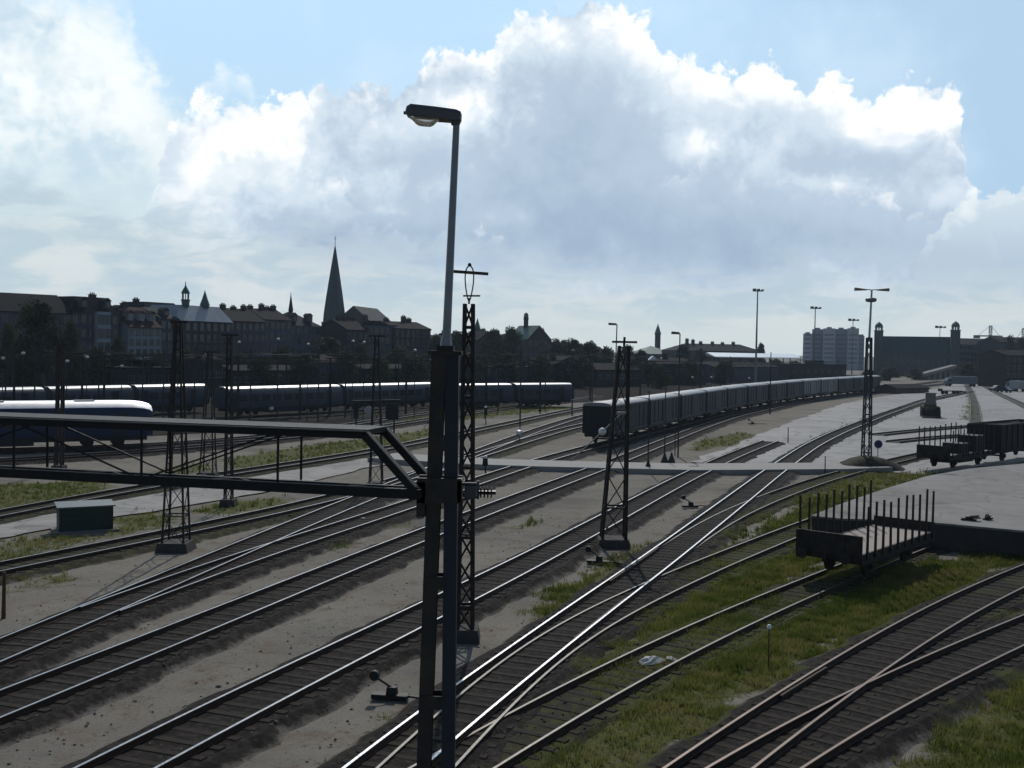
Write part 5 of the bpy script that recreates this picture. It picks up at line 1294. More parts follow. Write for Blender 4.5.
def building(label, u0, y0, u1, y1, v_eave, v_ridge, depth=11, rows=4, cols=6, wall=None, roof=None, kind='gable', chim=(), dorm=0, bay=None, name='town_house', cat='building', win=(1.15, 1.75), ground=3.6, group=None):
    A = P(u0, 380, y0); Bp = P(u1, 380, y1); A.z = Bp.z = 0
    ax = Bp - A; W = ax.length; rot = math.atan2(ax.y, ax.x)
    um, ym = (u0 + u1) / 2, (y0 + y1) / 2
    E = zat(um, v_eave, ym); Rg = zat(um, v_ridge, ym + (depth / 2 if kind in ('gable', 'hip') else 1))
    root = thing(name, label, cat, (A.x, A.y, 0), rot, group)
    wall = wall or wallmat('plaster_grey', (0.09, 0.095, 0.11)); roof = roof or M_TILE
    mb = MB(); mb.box((W / 2, depth / 2, E / 2 - 0.25), (W, depth, E + 0.5))
    if kind == 'gable': mb.prism([(0.0, E), (depth / 2, Rg - 0.1), (depth, E)], 0.02, W - 0.02, 'x')
    if kind == 'front': mb.prism([(0.02, E), (W / 2, Rg - 0.1), (W - 0.02, E)], 0.02, depth - 0.02, 'y')
    mb.build('wall', wall, root)
    mb = MB(); mb.box((W / 2, -0.13, E - 0.12), (W + 0.1, 0.28, 0.22)); mb.build('cornice', wall, root)
    mb = MB(); mb.box((W / 2, -0.08, ground), (W, 0.14, 0.16)); mb.build('string_course', wall, root)
    o = 0.35; mb = MB()
    if kind == 'gable':
        for s_ in (0, 1):
            ya, yb = (-o, depth / 2) if s_ == 0 else (depth + o, depth / 2)
            za = E - o * (Rg - E) / (depth / 2)
            mb.add([(-0.1, ya, za), (W + 0.1, ya, za), (W + 0.1, yb, Rg), (-0.1, yb, Rg), (-0.1, ya, za + 0.2), (W + 0.1, ya, za + 0.2), (W + 0.1, yb, Rg + 0.2), (-0.1, yb, Rg + 0.2)],
                   [(0, 1, 2, 3), (7, 6, 5, 4), (0, 4, 5, 1), (1, 5, 6, 2), (2, 6, 7, 3), (3, 7, 4, 0)])
    elif kind == 'front':
        for s_ in (0, 1):
            xa = -o if s_ == 0 else W + o; za = E - o * (Rg - E) / (W / 2)
            mb.add([(xa, -0.15, za), (xa, depth, za), (W / 2, depth, Rg), (W / 2, -0.15, Rg), (xa, -0.15, za + 0.2), (xa, depth, za + 0.2), (W / 2, depth, Rg + 0.2), (W / 2, -0.15, Rg + 0.2)],
                   [(0, 1, 2, 3), (7, 6, 5, 4), (0, 4, 5, 1), (1, 5, 6, 2), (2, 6, 7, 3), (3, 7, 4, 0)])
    elif kind in ('hip', 'mansard'):
        h1 = depth / 2 - 0.1 if kind == 'hip' else min(2.2, depth * 0.25)
        ix = min(h1, W / 2 - 0.2)
        lo = [(-o, -o), (W + o, -o), (W + o, depth + o), (-o, depth + o)]; hi = [(ix, h1), (W - ix, h1), (W - ix, depth - h1), (ix, depth - h1)]
        mb.add([(x, y, E + 0.01) for x, y in lo] + [(x, y, Rg) for x, y in hi], [(3, 2, 1, 0), (4, 5, 6, 7), (0, 1, 5, 4), (1, 2, 6, 5), (2, 3, 7, 6), (3, 0, 4, 7)])
    else:
        mb.box((W / 2, depth / 2, E + 0.16), (W + 0.3, depth + 0.3, 0.3)); mb.box((W * 0.6, depth / 2, E + 0.9), (W * 0.2, depth * 0.4, 1.3))
    rf = mb.build('roof', roof, root)
    for fx_, h in chim:
        q = MB(); zb = Rg - 1.2; q.box((W * fx_, depth * 0.5, zb + (h + 1.2) / 2), (1.5, 0.8, h + 1.2)); q.box((W * fx_, depth * 0.5, zb + h + 1.25), (1.7, 1.0, 0.15))
        for t_ in (-0.45, 0, 0.45): q.tube((W * fx_ + t_, depth * 0.5, zb + h + 1.3), (W * fx_ + t_, depth * 0.5, zb + h + 1.75), 0.14, 0.12, 8)
        q.build('chimney', M_CHIM, rf)
    for i in range(dorm):
        x = W * (i + 0.5) / dorm; zz = E + (Rg - E) * 0.32; hh = min(1.6, (Rg - E) * 0.45)
        yy = (depth / 2) * 0.32 if kind in ('gable', 'hip') else 0.7
        q = MB(); q.box((x, yy, zz + hh / 2), (1.5, 2.0, hh)); q.cur = 1; q.prism([(x - 0.95, zz + hh), (x, zz + hh + 0.7), (x + 0.95, zz + hh)], yy - 1.15, yy + 1.2, 'y'); q.cur = 2; q.box((x, yy - 1.01, zz + hh * 0.5), (0.9, 0.05, hh * 0.75)); q.build('dormer', [wall, roof, M_PANE], root)
    if rows and cols:
        fl = (E - ground) / rows
        for r_ in range(rows):
            for c_ in range(cols):
                x = W * (c_ + 0.5) / cols
                if bay and abs(x / W - bay) < 0.16: continue
                add_window(root, x, -0.03, ground + fl * (r_ + 0.52), win[0], min(win[1], fl * 0.62))
    if bay:
        xb = W * bay; q = MB(); q.box((xb, -0.55, (ground + E) / 2 + 0.3), (3.4, 1.1, E - ground)); q.build('bay', wallmat('plaster_pale_blue', (0.24, 0.29, 0.34)), root)
        fl = (E - ground) / max(rows, 1)
        for r_ in range(rows):
            for dx_ in (-0.85, 0.85): add_window(root, xb + dx_, -1.13, ground + fl * (r_ + 0.55), 1.3, min(1.9, fl * 0.7))
    return root, W, E, Rg
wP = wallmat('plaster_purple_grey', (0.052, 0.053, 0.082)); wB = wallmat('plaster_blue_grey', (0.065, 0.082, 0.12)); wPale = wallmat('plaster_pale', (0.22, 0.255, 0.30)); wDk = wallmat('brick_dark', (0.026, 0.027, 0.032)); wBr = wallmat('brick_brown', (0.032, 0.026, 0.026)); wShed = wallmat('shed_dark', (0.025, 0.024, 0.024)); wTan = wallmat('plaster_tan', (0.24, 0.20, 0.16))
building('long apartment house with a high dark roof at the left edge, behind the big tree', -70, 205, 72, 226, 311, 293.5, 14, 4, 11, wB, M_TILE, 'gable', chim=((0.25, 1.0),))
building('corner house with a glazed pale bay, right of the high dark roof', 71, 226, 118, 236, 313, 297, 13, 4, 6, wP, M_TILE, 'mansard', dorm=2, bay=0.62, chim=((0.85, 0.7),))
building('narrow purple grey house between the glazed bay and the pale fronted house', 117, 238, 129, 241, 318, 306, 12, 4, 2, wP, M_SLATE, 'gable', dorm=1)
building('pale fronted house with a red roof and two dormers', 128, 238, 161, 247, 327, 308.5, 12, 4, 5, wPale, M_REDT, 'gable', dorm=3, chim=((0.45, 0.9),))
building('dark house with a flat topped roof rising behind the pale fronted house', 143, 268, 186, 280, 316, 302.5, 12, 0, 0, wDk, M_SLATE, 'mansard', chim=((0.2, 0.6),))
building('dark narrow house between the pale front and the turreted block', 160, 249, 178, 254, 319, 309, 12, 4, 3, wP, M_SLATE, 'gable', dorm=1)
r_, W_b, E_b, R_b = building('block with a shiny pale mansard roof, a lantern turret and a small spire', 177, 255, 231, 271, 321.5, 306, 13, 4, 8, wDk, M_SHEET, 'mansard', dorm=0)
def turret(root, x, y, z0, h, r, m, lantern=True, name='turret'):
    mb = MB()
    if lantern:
        mb.lathe([(r, 0), (r * 1.15, h * 0.22), (r * 1.3, h * 0.24), (r * 1.3, h * 0.28), (r * 0.9, h * 0.29)], (x, y, z0), 10)
        for i in range(8):
            a = 2 * math.pi * i / 8; mb.tube((x + r * 0.85 * math.cos(a), y + r * 0.85 * math.sin(a), z0 + h * 0.28), (x + r * 0.85 * math.cos(a), y + r * 0.85 * math.sin(a), z0 + h * 0.52), r * 0.14, n=6)
        mb.lathe([(r * 1.2, h * 0.51), (r * 1.15, h * 0.56), (r * 0.8, h * 0.66), (r * 0.35, h * 0.76), (r * 0.14, h * 0.84), (0.05, h)], (x, y, z0), 10)
    else:
        mb.lathe([(r, 0), (r, h * 0.12), (r * 1.15, h * 0.13), (r * 0.6, h * 0.5), (r * 0.18, h * 0.85), (0.04, h)], (x, y, z0), 8)
    mb.build(name, m, root)
ymid = 262
turret(r_, W_b * 0.26, 2.2, R_b - 0.4, (306 - 283) * ymid * S + 0.6, 0.85, M_COPPER)
turret(r_, W_b * 0.63, 2.5, R_b - 0.3, (306 - 290) * ymid * S + 0.4, 1.1, M_COPPER, False, 'spire')
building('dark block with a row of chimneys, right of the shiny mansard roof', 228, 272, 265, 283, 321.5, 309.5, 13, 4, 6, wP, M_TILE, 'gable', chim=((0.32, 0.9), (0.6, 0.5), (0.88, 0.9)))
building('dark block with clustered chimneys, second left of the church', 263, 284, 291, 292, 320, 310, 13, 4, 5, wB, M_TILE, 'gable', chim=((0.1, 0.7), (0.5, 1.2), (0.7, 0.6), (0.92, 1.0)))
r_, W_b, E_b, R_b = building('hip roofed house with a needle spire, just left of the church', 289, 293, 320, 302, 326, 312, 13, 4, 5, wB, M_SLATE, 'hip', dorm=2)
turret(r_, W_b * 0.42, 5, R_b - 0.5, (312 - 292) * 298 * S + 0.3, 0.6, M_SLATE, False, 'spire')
# the church
A = P(333.5, 380, 450); ch = thing('church', 'brick church tower with a tall sharp dark spire', 'church', (A.x, A.y, 0), R(-12))
zs, zt = zat(333, 322, 450), zat(333.5, 247, 450); w = 22.5 * 450 * S
mb = MB(); mb.box((0, 0, zs / 2 - 0.2), (w * 0.86, w * 0.86, zs + 0.4)); mb.build('tower', wBr, ch)
mb = MB(); h = zt - zs; mb.lathe([(w * 0.52, 0), (w * 0.53, 0.4), (w * 0.50, h * 0.12), (w * 0.40, h * 0.33), (w * 0.20, h * 0.70), (w * 0.03, h)], (0, 0, zs), 8); mb.tube((0, 0, zs + h), (0, 0, zs + h + 4.5), 0.16, 0.1, 6)
mb.box((0, 0, zs + h + 3.4), (1.2, 0.14, 0.16)); mb.build('spire', mat('spire_copper_dark', (0.028, 0.045, 0.05), 0.6, 0.1, 0.25, 0.4), ch)
mb = MB(); mb.box((9, 13, 9), (17, 30, 18.4)); mb.prism([(-0.5, 18), (9, 26), (18.5, 18)], -2, 28, 'y'); mb.build('nave', wBr, ch)
for dx_ in (-2, 2):
    o = window_mesh(1.3, 4.5); o = o if not o['_used'] else o.copy()
    if not o['_used']: o['_used'] = 1
    else: COL.objects.link(o)
    o.name = 'window'; o.parent = ch; o.location = (dx_, -w * 0.43 - 0.03, zs - 6)
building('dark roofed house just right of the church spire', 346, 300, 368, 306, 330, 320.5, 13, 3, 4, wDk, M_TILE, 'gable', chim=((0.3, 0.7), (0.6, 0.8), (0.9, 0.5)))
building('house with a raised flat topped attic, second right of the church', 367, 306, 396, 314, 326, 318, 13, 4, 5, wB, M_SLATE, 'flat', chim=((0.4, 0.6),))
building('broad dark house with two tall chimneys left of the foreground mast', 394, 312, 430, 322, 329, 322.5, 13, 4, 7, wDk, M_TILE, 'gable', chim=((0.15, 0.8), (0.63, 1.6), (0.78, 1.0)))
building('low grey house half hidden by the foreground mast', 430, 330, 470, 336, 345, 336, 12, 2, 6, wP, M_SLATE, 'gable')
# farther landmarks
def tower(label, u, y, vt, wpx, cap, wall, vcap, name='clock_tower', extra=None):
    A = P(u, 380, y); root = thing(name, label, 'tower', (A.x, A.y, 0)); z1 = zat(u, vcap, y); z2 = zat(u, vt, y); w = wpx * y * S
    mb = MB(); mb.box((0, 0, z1 / 2 - 0.2), (w, w, z1 + 0.4)); mb.box((0, 0, z1 - w * 0.15), (w * 1.15, w * 1.15, w * 0.3)); mb.build('shaft', wall, root)
    mb = MB(); h = z2 - z1
    if cap == 'dome': mb.lathe([(w * 0.5, 0), (w * 0.52, h * 0.45), (w * 0.42, h * 0.75), (w * 0.2, h * 0.93), (0.05, h)], (0, 0, z1), 10)
    else: mb.lathe([(w * 0.62, 0), (w * 0.35, h * 0.45), (w * 0.12, h * 0.8), (0.06, h)], (0, 0, z1), 8)
    mb.build('cap', M_COPPER, root)
    return root
tower('slim round topped tower left of the stepped gables', 525, 420, 312.5, 4.6, 'dome', wBr, 318)
tower('small pointed turret rising just right of the tall slim mast', 476.5, 400, 318, 6.0, 'cone', wB, 330, 'turret_tower')
tower('slim distant clock tower standing alone near the picture centre', 656.8, 620, 323.5, 5.0, 'cone', wDk, 333)
r_, W_b, E_b, R_b = building('dark brick hall with two pointed gables, right of the slim round topped tower', 527, 410, 550, 416, 339, 326, 14, 3, 4, wBr, M_COPPER, 'front')
turret(r_, W_b * 0.86, 3, E_b, (339 - 327) * 410 * S, 1.6, M_COPPER, False, 'spire')
building('dark hall with a hipped roof below the distant clock tower', 641, 560, 674, 565, 354, 346, 20, 2, 9, wDk, M_COPPER, 'hip')
building('long dark terrace whose ridge carries finials, above the bright canopy', 677, 500, 762, 515, 351, 344, 16, 2, 14, wDk, M_SLATE, 'hip', chim=((0.2, 2.0), (0.27, 1.6), (0.36, 0.8), (0.5, 0.8), (0.62, 0.6), (0.75, 0.9)))
for a in [
    ('low brick goods shed at the left edge behind the far left train', -50, 176, 38, 182, 367, 361, 9, 'gable', 6),
    ('taller dark brick shed behind the far left train, under the glazed bay', 72, 190, 118, 197, 362, 354, 9, 'front', 4),
    ('low flat roofed workshop behind the front end of the far left train', 126, 186, 176, 194, 369, 366, 8, 'flat', 5),
    ('dark signal cabin behind the gap between the far trains', 204, 190, 222, 193, 360, 353, 6, 'hip', 3),
    ('low dark shed behind the left end of the middle far train', 232, 200, 300, 212, 371, 366, 8, 'gable', 7),
    ('dark two storey workshop below the church tower', 318, 214, 352, 220, 362, 355, 9, 'hip', 4),
    ('low dark shed left of the foreground mast behind the far trains', 362, 224, 425, 236, 369, 364, 8, 'gable', 6),
    ('dark brick store behind the tall slim mast', 452, 244, 486, 250, 361, 354, 9, 'front', 3),
    ('low flat workshop behind the right far train', 494, 246, 548, 258, 368, 365, 8, 'flat', 6),
    ('dark gabled store behind the end of the right far train', 556, 262, 584, 268, 364, 357, 9, 'front', 3),
    ('low dark goods shed behind the front of the freight train', 596, 272, 640, 284, 370, 364, 9, 'gable', 6),
    ('dark hip roofed depot behind the near half of the freight train', 664, 300, 706, 310, 364, 358, 10, 'hip', 5),
    ('long low dark goods shed below the white canopy', 712, 330, 778, 350, 367, 362.5, 10, 'gable', 8),
    ('flat roofed dark depot left of the double lamp mast', 790, 372, 846, 384, 365, 361, 10, 'flat', 8)]:
    building(*a[:7], a[7], 1, a[9], (wShed, wDk, wP)[len(a[0]) % 3], (M_SLATE, M_TILE)[len(a[0]) % 2], a[8], name='yard_building', ground=1.0, win=(1.2, 1.1), chim=((0.3, 0.8),) if a[8] in ('hip', 'front') else ())
for a in [
    ('grey house with a steep roof just right of the foreground mast', 448, 340, 468, 344, 342, 334, 11, 3, 4, wP, M_TILE, 'gable'),
    ('dark house with a pointed front gable between the slim mast and the broad crown', 478, 350, 496, 354, 340, 331.5, 11, 3, 3, wDk, M_SLATE, 'front'),
    ('dark hip roofed house left of the slim round topped tower', 500, 360, 521, 364, 341, 334, 11, 3, 4, wB, M_TILE, 'hip'),
    ('low dark house right of the pointed gables', 552, 380, 578, 386, 350, 343, 11, 2, 5, wDk, M_TILE, 'gable'),
    ('low pale house left of the splayed middle mast', 582, 390, 606, 394, 353, 347, 11, 2, 5, wPale, M_SLATE, 'gable')]:
    building(*a, chim=((0.2, 0.9), (0.75, 0.7)))
# bright platform canopy
A, Bp = P(706, 380, 420), P(793, 380, 455); ax = Bp - A; rot = math.atan2(ax.y, ax.x); W = Vector((ax.x, ax.y)).length
root = thing('platform_canopy', 'long gleaming white platform canopy on posts', 'canopy', (A.x, A.y, 0), rot); z = zat(750, 354.5, 437)
mb = MB(); mb.prism([(-4.2, z - 1.0), (-4.2, z - 1.3), (0, z - 0.3), (4.2, z - 1.3), (4.2, z - 1.0), (0, z + 0.55)], 0, W, 'x'); mb.build('roof', mat('white_canopy_sheet', (0.85, 0.85, 0.84), 0.42, 0.8, 0.1, 0.5), root)
for i in range(12):
    mb = MB(); mb.box((W * (i + 0.5) / 12, 0, (z - 0.9) / 2), (0.3, 0.3, z - 0.9)); mb.build('post', M_STEEL(), root)
# high rise
root = thing('high_rise', 'pale grey slab of high rise flats with stepped ends', 'building', (0, 0, 0)); y = 690
segs = [(802, 811, 333.5, 0), (811, 822, 329, 5), (822, 834, 328.5, 0), (834, 846, 329, 5), (846, 857, 328.5, 0), (857, 863, 336, 6)]
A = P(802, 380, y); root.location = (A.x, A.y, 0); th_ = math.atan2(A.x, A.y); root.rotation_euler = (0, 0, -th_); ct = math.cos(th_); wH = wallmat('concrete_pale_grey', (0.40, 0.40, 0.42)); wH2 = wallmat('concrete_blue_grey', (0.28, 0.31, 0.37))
for i, (a, b_, vt, dy_) in enumerate(segs):
    x0, x1 = (P(a, 380, y).x - A.x) * ct, (P(b_, 380, y).x - A.x) * ct; z = zat((a + b_) / 2, vt, y)
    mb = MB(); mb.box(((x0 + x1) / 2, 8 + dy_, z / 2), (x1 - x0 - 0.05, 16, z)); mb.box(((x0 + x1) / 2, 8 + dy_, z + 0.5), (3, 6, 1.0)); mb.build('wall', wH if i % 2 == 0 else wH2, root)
    for f_ in range(7):
        mb = MB(); mb.box(((x0 + x1) / 2, -0.02 + dy_, 4.5 + f_ * 2.9), (x1 - x0 - 1.6, 0.08, 1.3)); mb.build('window_band', mat('far_glazing', (0.2, 0.21, 0.25), 0.5), root)
# twin towered station building
y = 505; A = P(873, 380, y); root = thing('station_building', 'large dark green roofed hall between two square towers with domed lanterns', 'building', (A.x, A.y, 0), -math.atan2(A.x, A.y))
X_ = lambda u: (P(u, 380, y).x - A.x) * math.cos(math.atan2(A.x, A.y))
z = zat(915, 336.5, y); x0, x1 = X_(881), X_(949)
mb = MB(); mb.box(((x0 + x1) / 2, 10, 5.5), (x1 - x0, 18, 11.2)); mb.build('wall', wallmat('station_brick', (0.07, 0.07, 0.08)), root)
mb = MB(); mb.prism([(0.6, 11), (6.0, z), (14, z), (19.4, 11)], x0, x1, 'x'); mb.build('roof', mat('station_roof_green', (0.035, 0.06, 0.06), 0.6, 0.1, 0.2, 0.4), root)
for i in range(12): add_window(root, x0 + (x1 - x0) * (i + 0.5) / 12, 0.97, 6.5, 1.5, 4.0)
for ua, ub in ((873, 882), (948, 957)):
    xa, xb = X_(ua), X_(ub); w = xb - xa; zt = zat((ua + ub) / 2, 331, y)
    mb = MB(); mb.box(((xa + xb) / 2, 2, zt / 2), (w, w, zt)); mb.box(((xa + xb) / 2, 2, zt + 0.1), (w * 1.12, w * 1.12, 0.35)); tw = mb.build('tower', wallmat('tower_brick', (0.06, 0.065, 0.07)), root)
    zl = zat((ua + ub) / 2, 327.5, y); z2 = zat((ua + ub) / 2, 322, y)
    mb = MB()
    for i in range(8):
        a = 2 * math.pi * i / 8; mb.tube(((xa + xb) / 2 + w * 0.36 * math.cos(a), 2 + w * 0.36 * math.sin(a), zt), ((xa + xb) / 2 + w * 0.36 * math.cos(a), 2 + w * 0.36 * math.sin(a), zl + 0.2), 0.3, n=6)
    mb.build('lantern', wPale, tw)
    mb = MB(); h = z2 - zl; mb.lathe([(w * 0.47, 0), (w * 0.45, h * 0.3), (w * 0.34, h * 0.65), (w * 0.15, h * 0.9), (0.1, h * 1.05)], ((xa + xb) / 2, 2, zl), 12); mb.build('dome', M_COPPER, tw)
building('long blue grey office block right of the twin towered hall', 958, 520, 1003, 528, 345, 339, 16, 4, 12, wB, M_SLATE, 'gable', win=(1.6, 1.6))
building('dark block at the right edge behind the trees', 1000, 505, 1060, 515, 343, 338, 16, 4, 12, wDk, M_TILE, 'gable')
building('brown brick house at the right picture edge', 1005, 335, 1050, 340, 356, 351, 12, 3, 8, wBr, M_TILE, 'gable', ground=2.6)
building('low brown shed left of the green loader, at the end of the freight train', 897, 262, 929, 272, 388.5, 384.8, 6, 1, 5, wallmat('shed_planks_brown', (0.13, 0.095, 0.07)), M_TILE, 'gable', name='low_shed', cat='shed', ground=0.4, win=(0.8, 0.8))
# ramp road climbing to the right
y0_, y1_ = 420, 470; A, Bp = P(925, 373.5, y0_), P(957, 365, y1_); root = thing('ramp_bridge', 'pale parapet of a ramp road climbing in front of the twin towered hall', 'bridge', (A.x, A.y, 0)); d_ = Bp - A
mb = MB(); z0, z1 = A.z, Bp.z
mb.add([(0, 0, z0 - 1.2), (d_.x, d_.y, z1 - 1.2), (d_.x, d_.y, z1), (0, 0, z0), (0.5, 8, z0 - 1.2), (d_.x + .5, d_.y + 8, z1 - 1.2), (d_.x + .5, d_.y + 8, z1), (.5, 8, z0)], [(0, 1, 2, 3), (7, 6, 5, 4), (0, 4, 5, 1), (1, 5, 6, 2), (2, 6, 7, 3), (3, 7, 4, 0)]); mb.build('deck', mat('ramp_concrete', (0.15, 0.145, 0.14), 0.8), root)
for i in range(6):
    mb = MB(); t_ = (i + 0.5) / 6; zz = z0 + (z1 - z0) * t_ - 1.2; mb.box((d_.x * t_, d_.y * t_ + 3, zz / 2), (1, 4, max(0.3, zz))); mb.build('pier', mat('ramp_pier_dark', (0.1, 0.1, 0.1), 0.8), root)
# cranes
for lab, u, y, vm, vt, jl, jr in [('tower crane above the office block on the right', 989, 900, 336, 325.5, -16, 12), ('second tower crane at the right picture edge', 1022, 900, 338, 328, -8, 14)]:
    A = P(u, 380, y); root = thing('tower_crane', lab, 'crane', (A.x, A.y, 0)); k = y * S; zm, zt = zat(u, vm, y), zat(u, vt, y); m = mat('crane_steel', (0.06, 0.06, 0.065), 0.6)
    mb = MB(); lg_ = lattice(mb, (0, 0, 0), (0, 0, zt), 1.8, 1.8, 1.8, 1.8, 0.3, 3.0, 0.2)
    for a, b_, l_ in lg_: mb.bar(a, b_, 0.3)
    mb.build('mast', m, root, fix=False)
    mb = MB(); mb.bar((jl * k, 0, zm), (jr * k, 0, zm), 1.1, 1.1); mb.bar((0, 0, zt), (jl * k * 0.8, 0, zm), 0.22); mb.bar((0, 0, zt), (jr * k * 0.8, 0, zm), 0.22); mb.box((jl * k * 0.85, 0, zm - 0.8), (5, 1.5, 2.6)); mb.build('jib', m, root)
# flood light masts
for lab, u, y, vt in [('tall thin floodlight mast nearest the picture centre', 757, 300, 291), ('floodlight mast above the pale high rise', 815, 400, 308.5), ('faint floodlight mast between the high rise and the left square tower', 853, 520, 320.5), ('faint floodlight mast left of the right square tower', 940, 610, 327.5)]:
    A = P(u - 1.5, 380, y); root = thing('floodlight_mast', lab, 'floodlight mast', (A.x, A.y, 0)); k = y * S; z = zat(u, vt, y)
    mb = MB(); mb.tube((0, 0, 0), (0, 0, z), 0.34, 0.16, 8); mb.build('pole', mat('mast_grey', (0.16, 0.17, 0.18), 0.5, 0.3), root)
    mb = MB(); mb.box((0, 0, z), (9.5 * k, 0.4, 0.3))
    mb.build('cross_bar', M_STEEL(), root)
    for dx_, s_ in ((-3.5, 1.0), (0.5, 0.9), (4.5, 0.7)):
        mb = MB(); mb.box((dx_ * k, -0.3, z + 0.3 * s_), (2.9 * k * s_, 0.9, 3.0 * k * s_ * 0.8)); mb.build('floodlight', mat('lamp_head_grey', (0.085, 0.09, 0.10)), root)
# ------------------------------------------------------------------ trees
M_BARK = mat('bark', (0.045, 0.035, 0.028), 0.95, 0, 0.4, 3, bump=0.5)
def leaf_mat(name, a, b_):
    m = bpy.data.materials.new(name); m.use_nodes = True; t = m.node_tree; M = NT(t); b = t.nodes['Principled BSDF']
    at = M.n('ShaderNodeAttribute', attribute_name='tone').outputs['Fac']
    c = M.mix(at, a, b_); t.links.new(c, b.inputs['Base Color']); b.inputs['Roughness'].default_value = 0.7; b.inputs['Specular IOR Level'].default_value = 0.2
    tr = M.n('ShaderNodeBsdfTranslucent'); t.links.new(c, tr.inputs[0]); mx = M.n('ShaderNodeMixShader'); mx.inputs[0].default_value = 0.25
    t.links.new(b.outputs[0], mx.inputs[1]); t.links.new(tr.outputs[0], mx.inputs[2]); t.links.new(mx.outputs[0], t.nodes['Material Output'].inputs['Surface'])
    return m
LEAF = [leaf_mat('leaves_dark', (0.018, 0.026, 0.010), (0.05, 0.062, 0.022)), leaf_mat('leaves_green', (0.025, 0.036, 0.012), (0.065, 0.075, 0.024))]
def tree_proto(h, r, seed, trunk_frac=0.25, nl=5200, lm=0, leaf=0.28):
    g = np.random.default_rng(seed)
    root = thing('tree', 'tree', 'tree')
    mb = MB(); th = h * trunk_frac
    mb.tube((0, 0, -0.2), (0.1, 0, th), r * 0.09, r * 0.065, 8)
    cl = []
    n = 26
    for i in range(n):
        a = g.uniform(0, 6.28); t_ = (i + 0.5) / n; z = th * 0.8 + (h - th * 0.8) * t_
        rr = r * (math.sin(math.pi * min(1, 0.12 + 0.88 * t_) ** 0.75) ** 0.6) * g.uniform(0.35, 0.85)
        cl.append((np.array([rr * math.cos(a), rr * math.sin(a), min(z, h * 0.93)]), r * g.uniform(0.24, 0.44)))
        if i % 2 == 0: mb.tube((0.1, 0, th * g.uniform(0.7, 1.0) + (z - th) * 0.3 if z > th else th * 0.8), tuple(cl[-1][0]), r * 0.035, r * 0.01, 5, cap=False)
    mb.tube((0.1, 0, th), (0, 0, h * 0.8), r * 0.06, r * 0.015, 6)
    mb.build('trunk', M_BARK, root)
    ci = g.integers(0, n, nl); C_ = np.array([c[0] for c in cl])[ci]; Rr = np.array([c[1] for c in cl])[ci]
    d = g.normal(0, 1, (nl, 3)); d /= np.linalg.norm(d, axis=1)[:, None]
    pos = C_ + d * (Rr * g.uniform(0.45, 1.08, nl))[:, None] * np.array([1, 1, 0.8])
    u = g.normal(0, 1, (nl, 3)); u /= np.linalg.norm(u, axis=1)[:, None]
    w = np.cross(u, d + g.normal(0, 0.4, (nl, 3))); w /= np.linalg.norm(w, axis=1)[:, None]
    s = (leaf * g.uniform(0.6, 1.4, nl))[:, None]
    V = np.stack([pos - u * s, pos - w * s * 0.6, pos + u * s, pos + w * s * 0.6], 1).reshape(-1, 3)
    me = bpy.data.meshes.new('crown'); me.vertices.add(len(V)); me.vertices.foreach_set('co', V.astype(np.float32).ravel())
    me.loops.add(nl * 4); me.polygons.add(nl); me.loops.foreach_set('vertex_index', np.arange(nl * 4, dtype=np.int32)); me.polygons.foreach_set('loop_start', np.arange(0, nl * 4, 4, dtype=np.int32))
    tone = np.repeat(np.clip(g.uniform(0.2, 0.8, n)[ci] + g.normal(0, 0.15, nl), 0, 1), 4); a_ = me.attributes.new('tone', 'FLOAT', 'POINT'); a_.data.foreach_set('value', tone.astype(np.float32))
    me.update(calc_edges=True); me.materials.append(LEAF[lm])
    o = bpy.data.objects.new('crown', me); COL.objects.link(o); o.parent = root
    root['h'] = h; root['used'] = 0
    return root
PRO = [tree_proto(12, 5.2, 1, 0.22), tree_proto(10, 5.6, 2, 0.18, lm=1), tree_proto(14, 5.0, 3, 0.22, 5600), tree_proto(8, 5.0, 4, 0.12, lm=1), tree_proto(9, 4.0, 5, 0.2)]
def tree(u, y, vt, wpx, label, pk, vb=None):
    A = P(u, 380, y); h = zat(u, vt, y); k = wpx * y * S / 2
    pr = PRO[pk]
    o = pr if not pr['used'] else copy_tree(pr); pr['used'] = 1
    o.location = (A.x, A.y, 0); o.rotation_euler = (0, 0, rng.uniform(0, 6.28)); rad = {0: 5.2, 1: 5.6, 2: 5.0, 3: 5.0, 4: 4.0}[pk]
    sxy = k / rad * 1.05; o.scale = (sxy, sxy, h / pr['h'] * 1.02); o['label'] = label; o['group'] = 'trees along the far side of the yard'
    return o
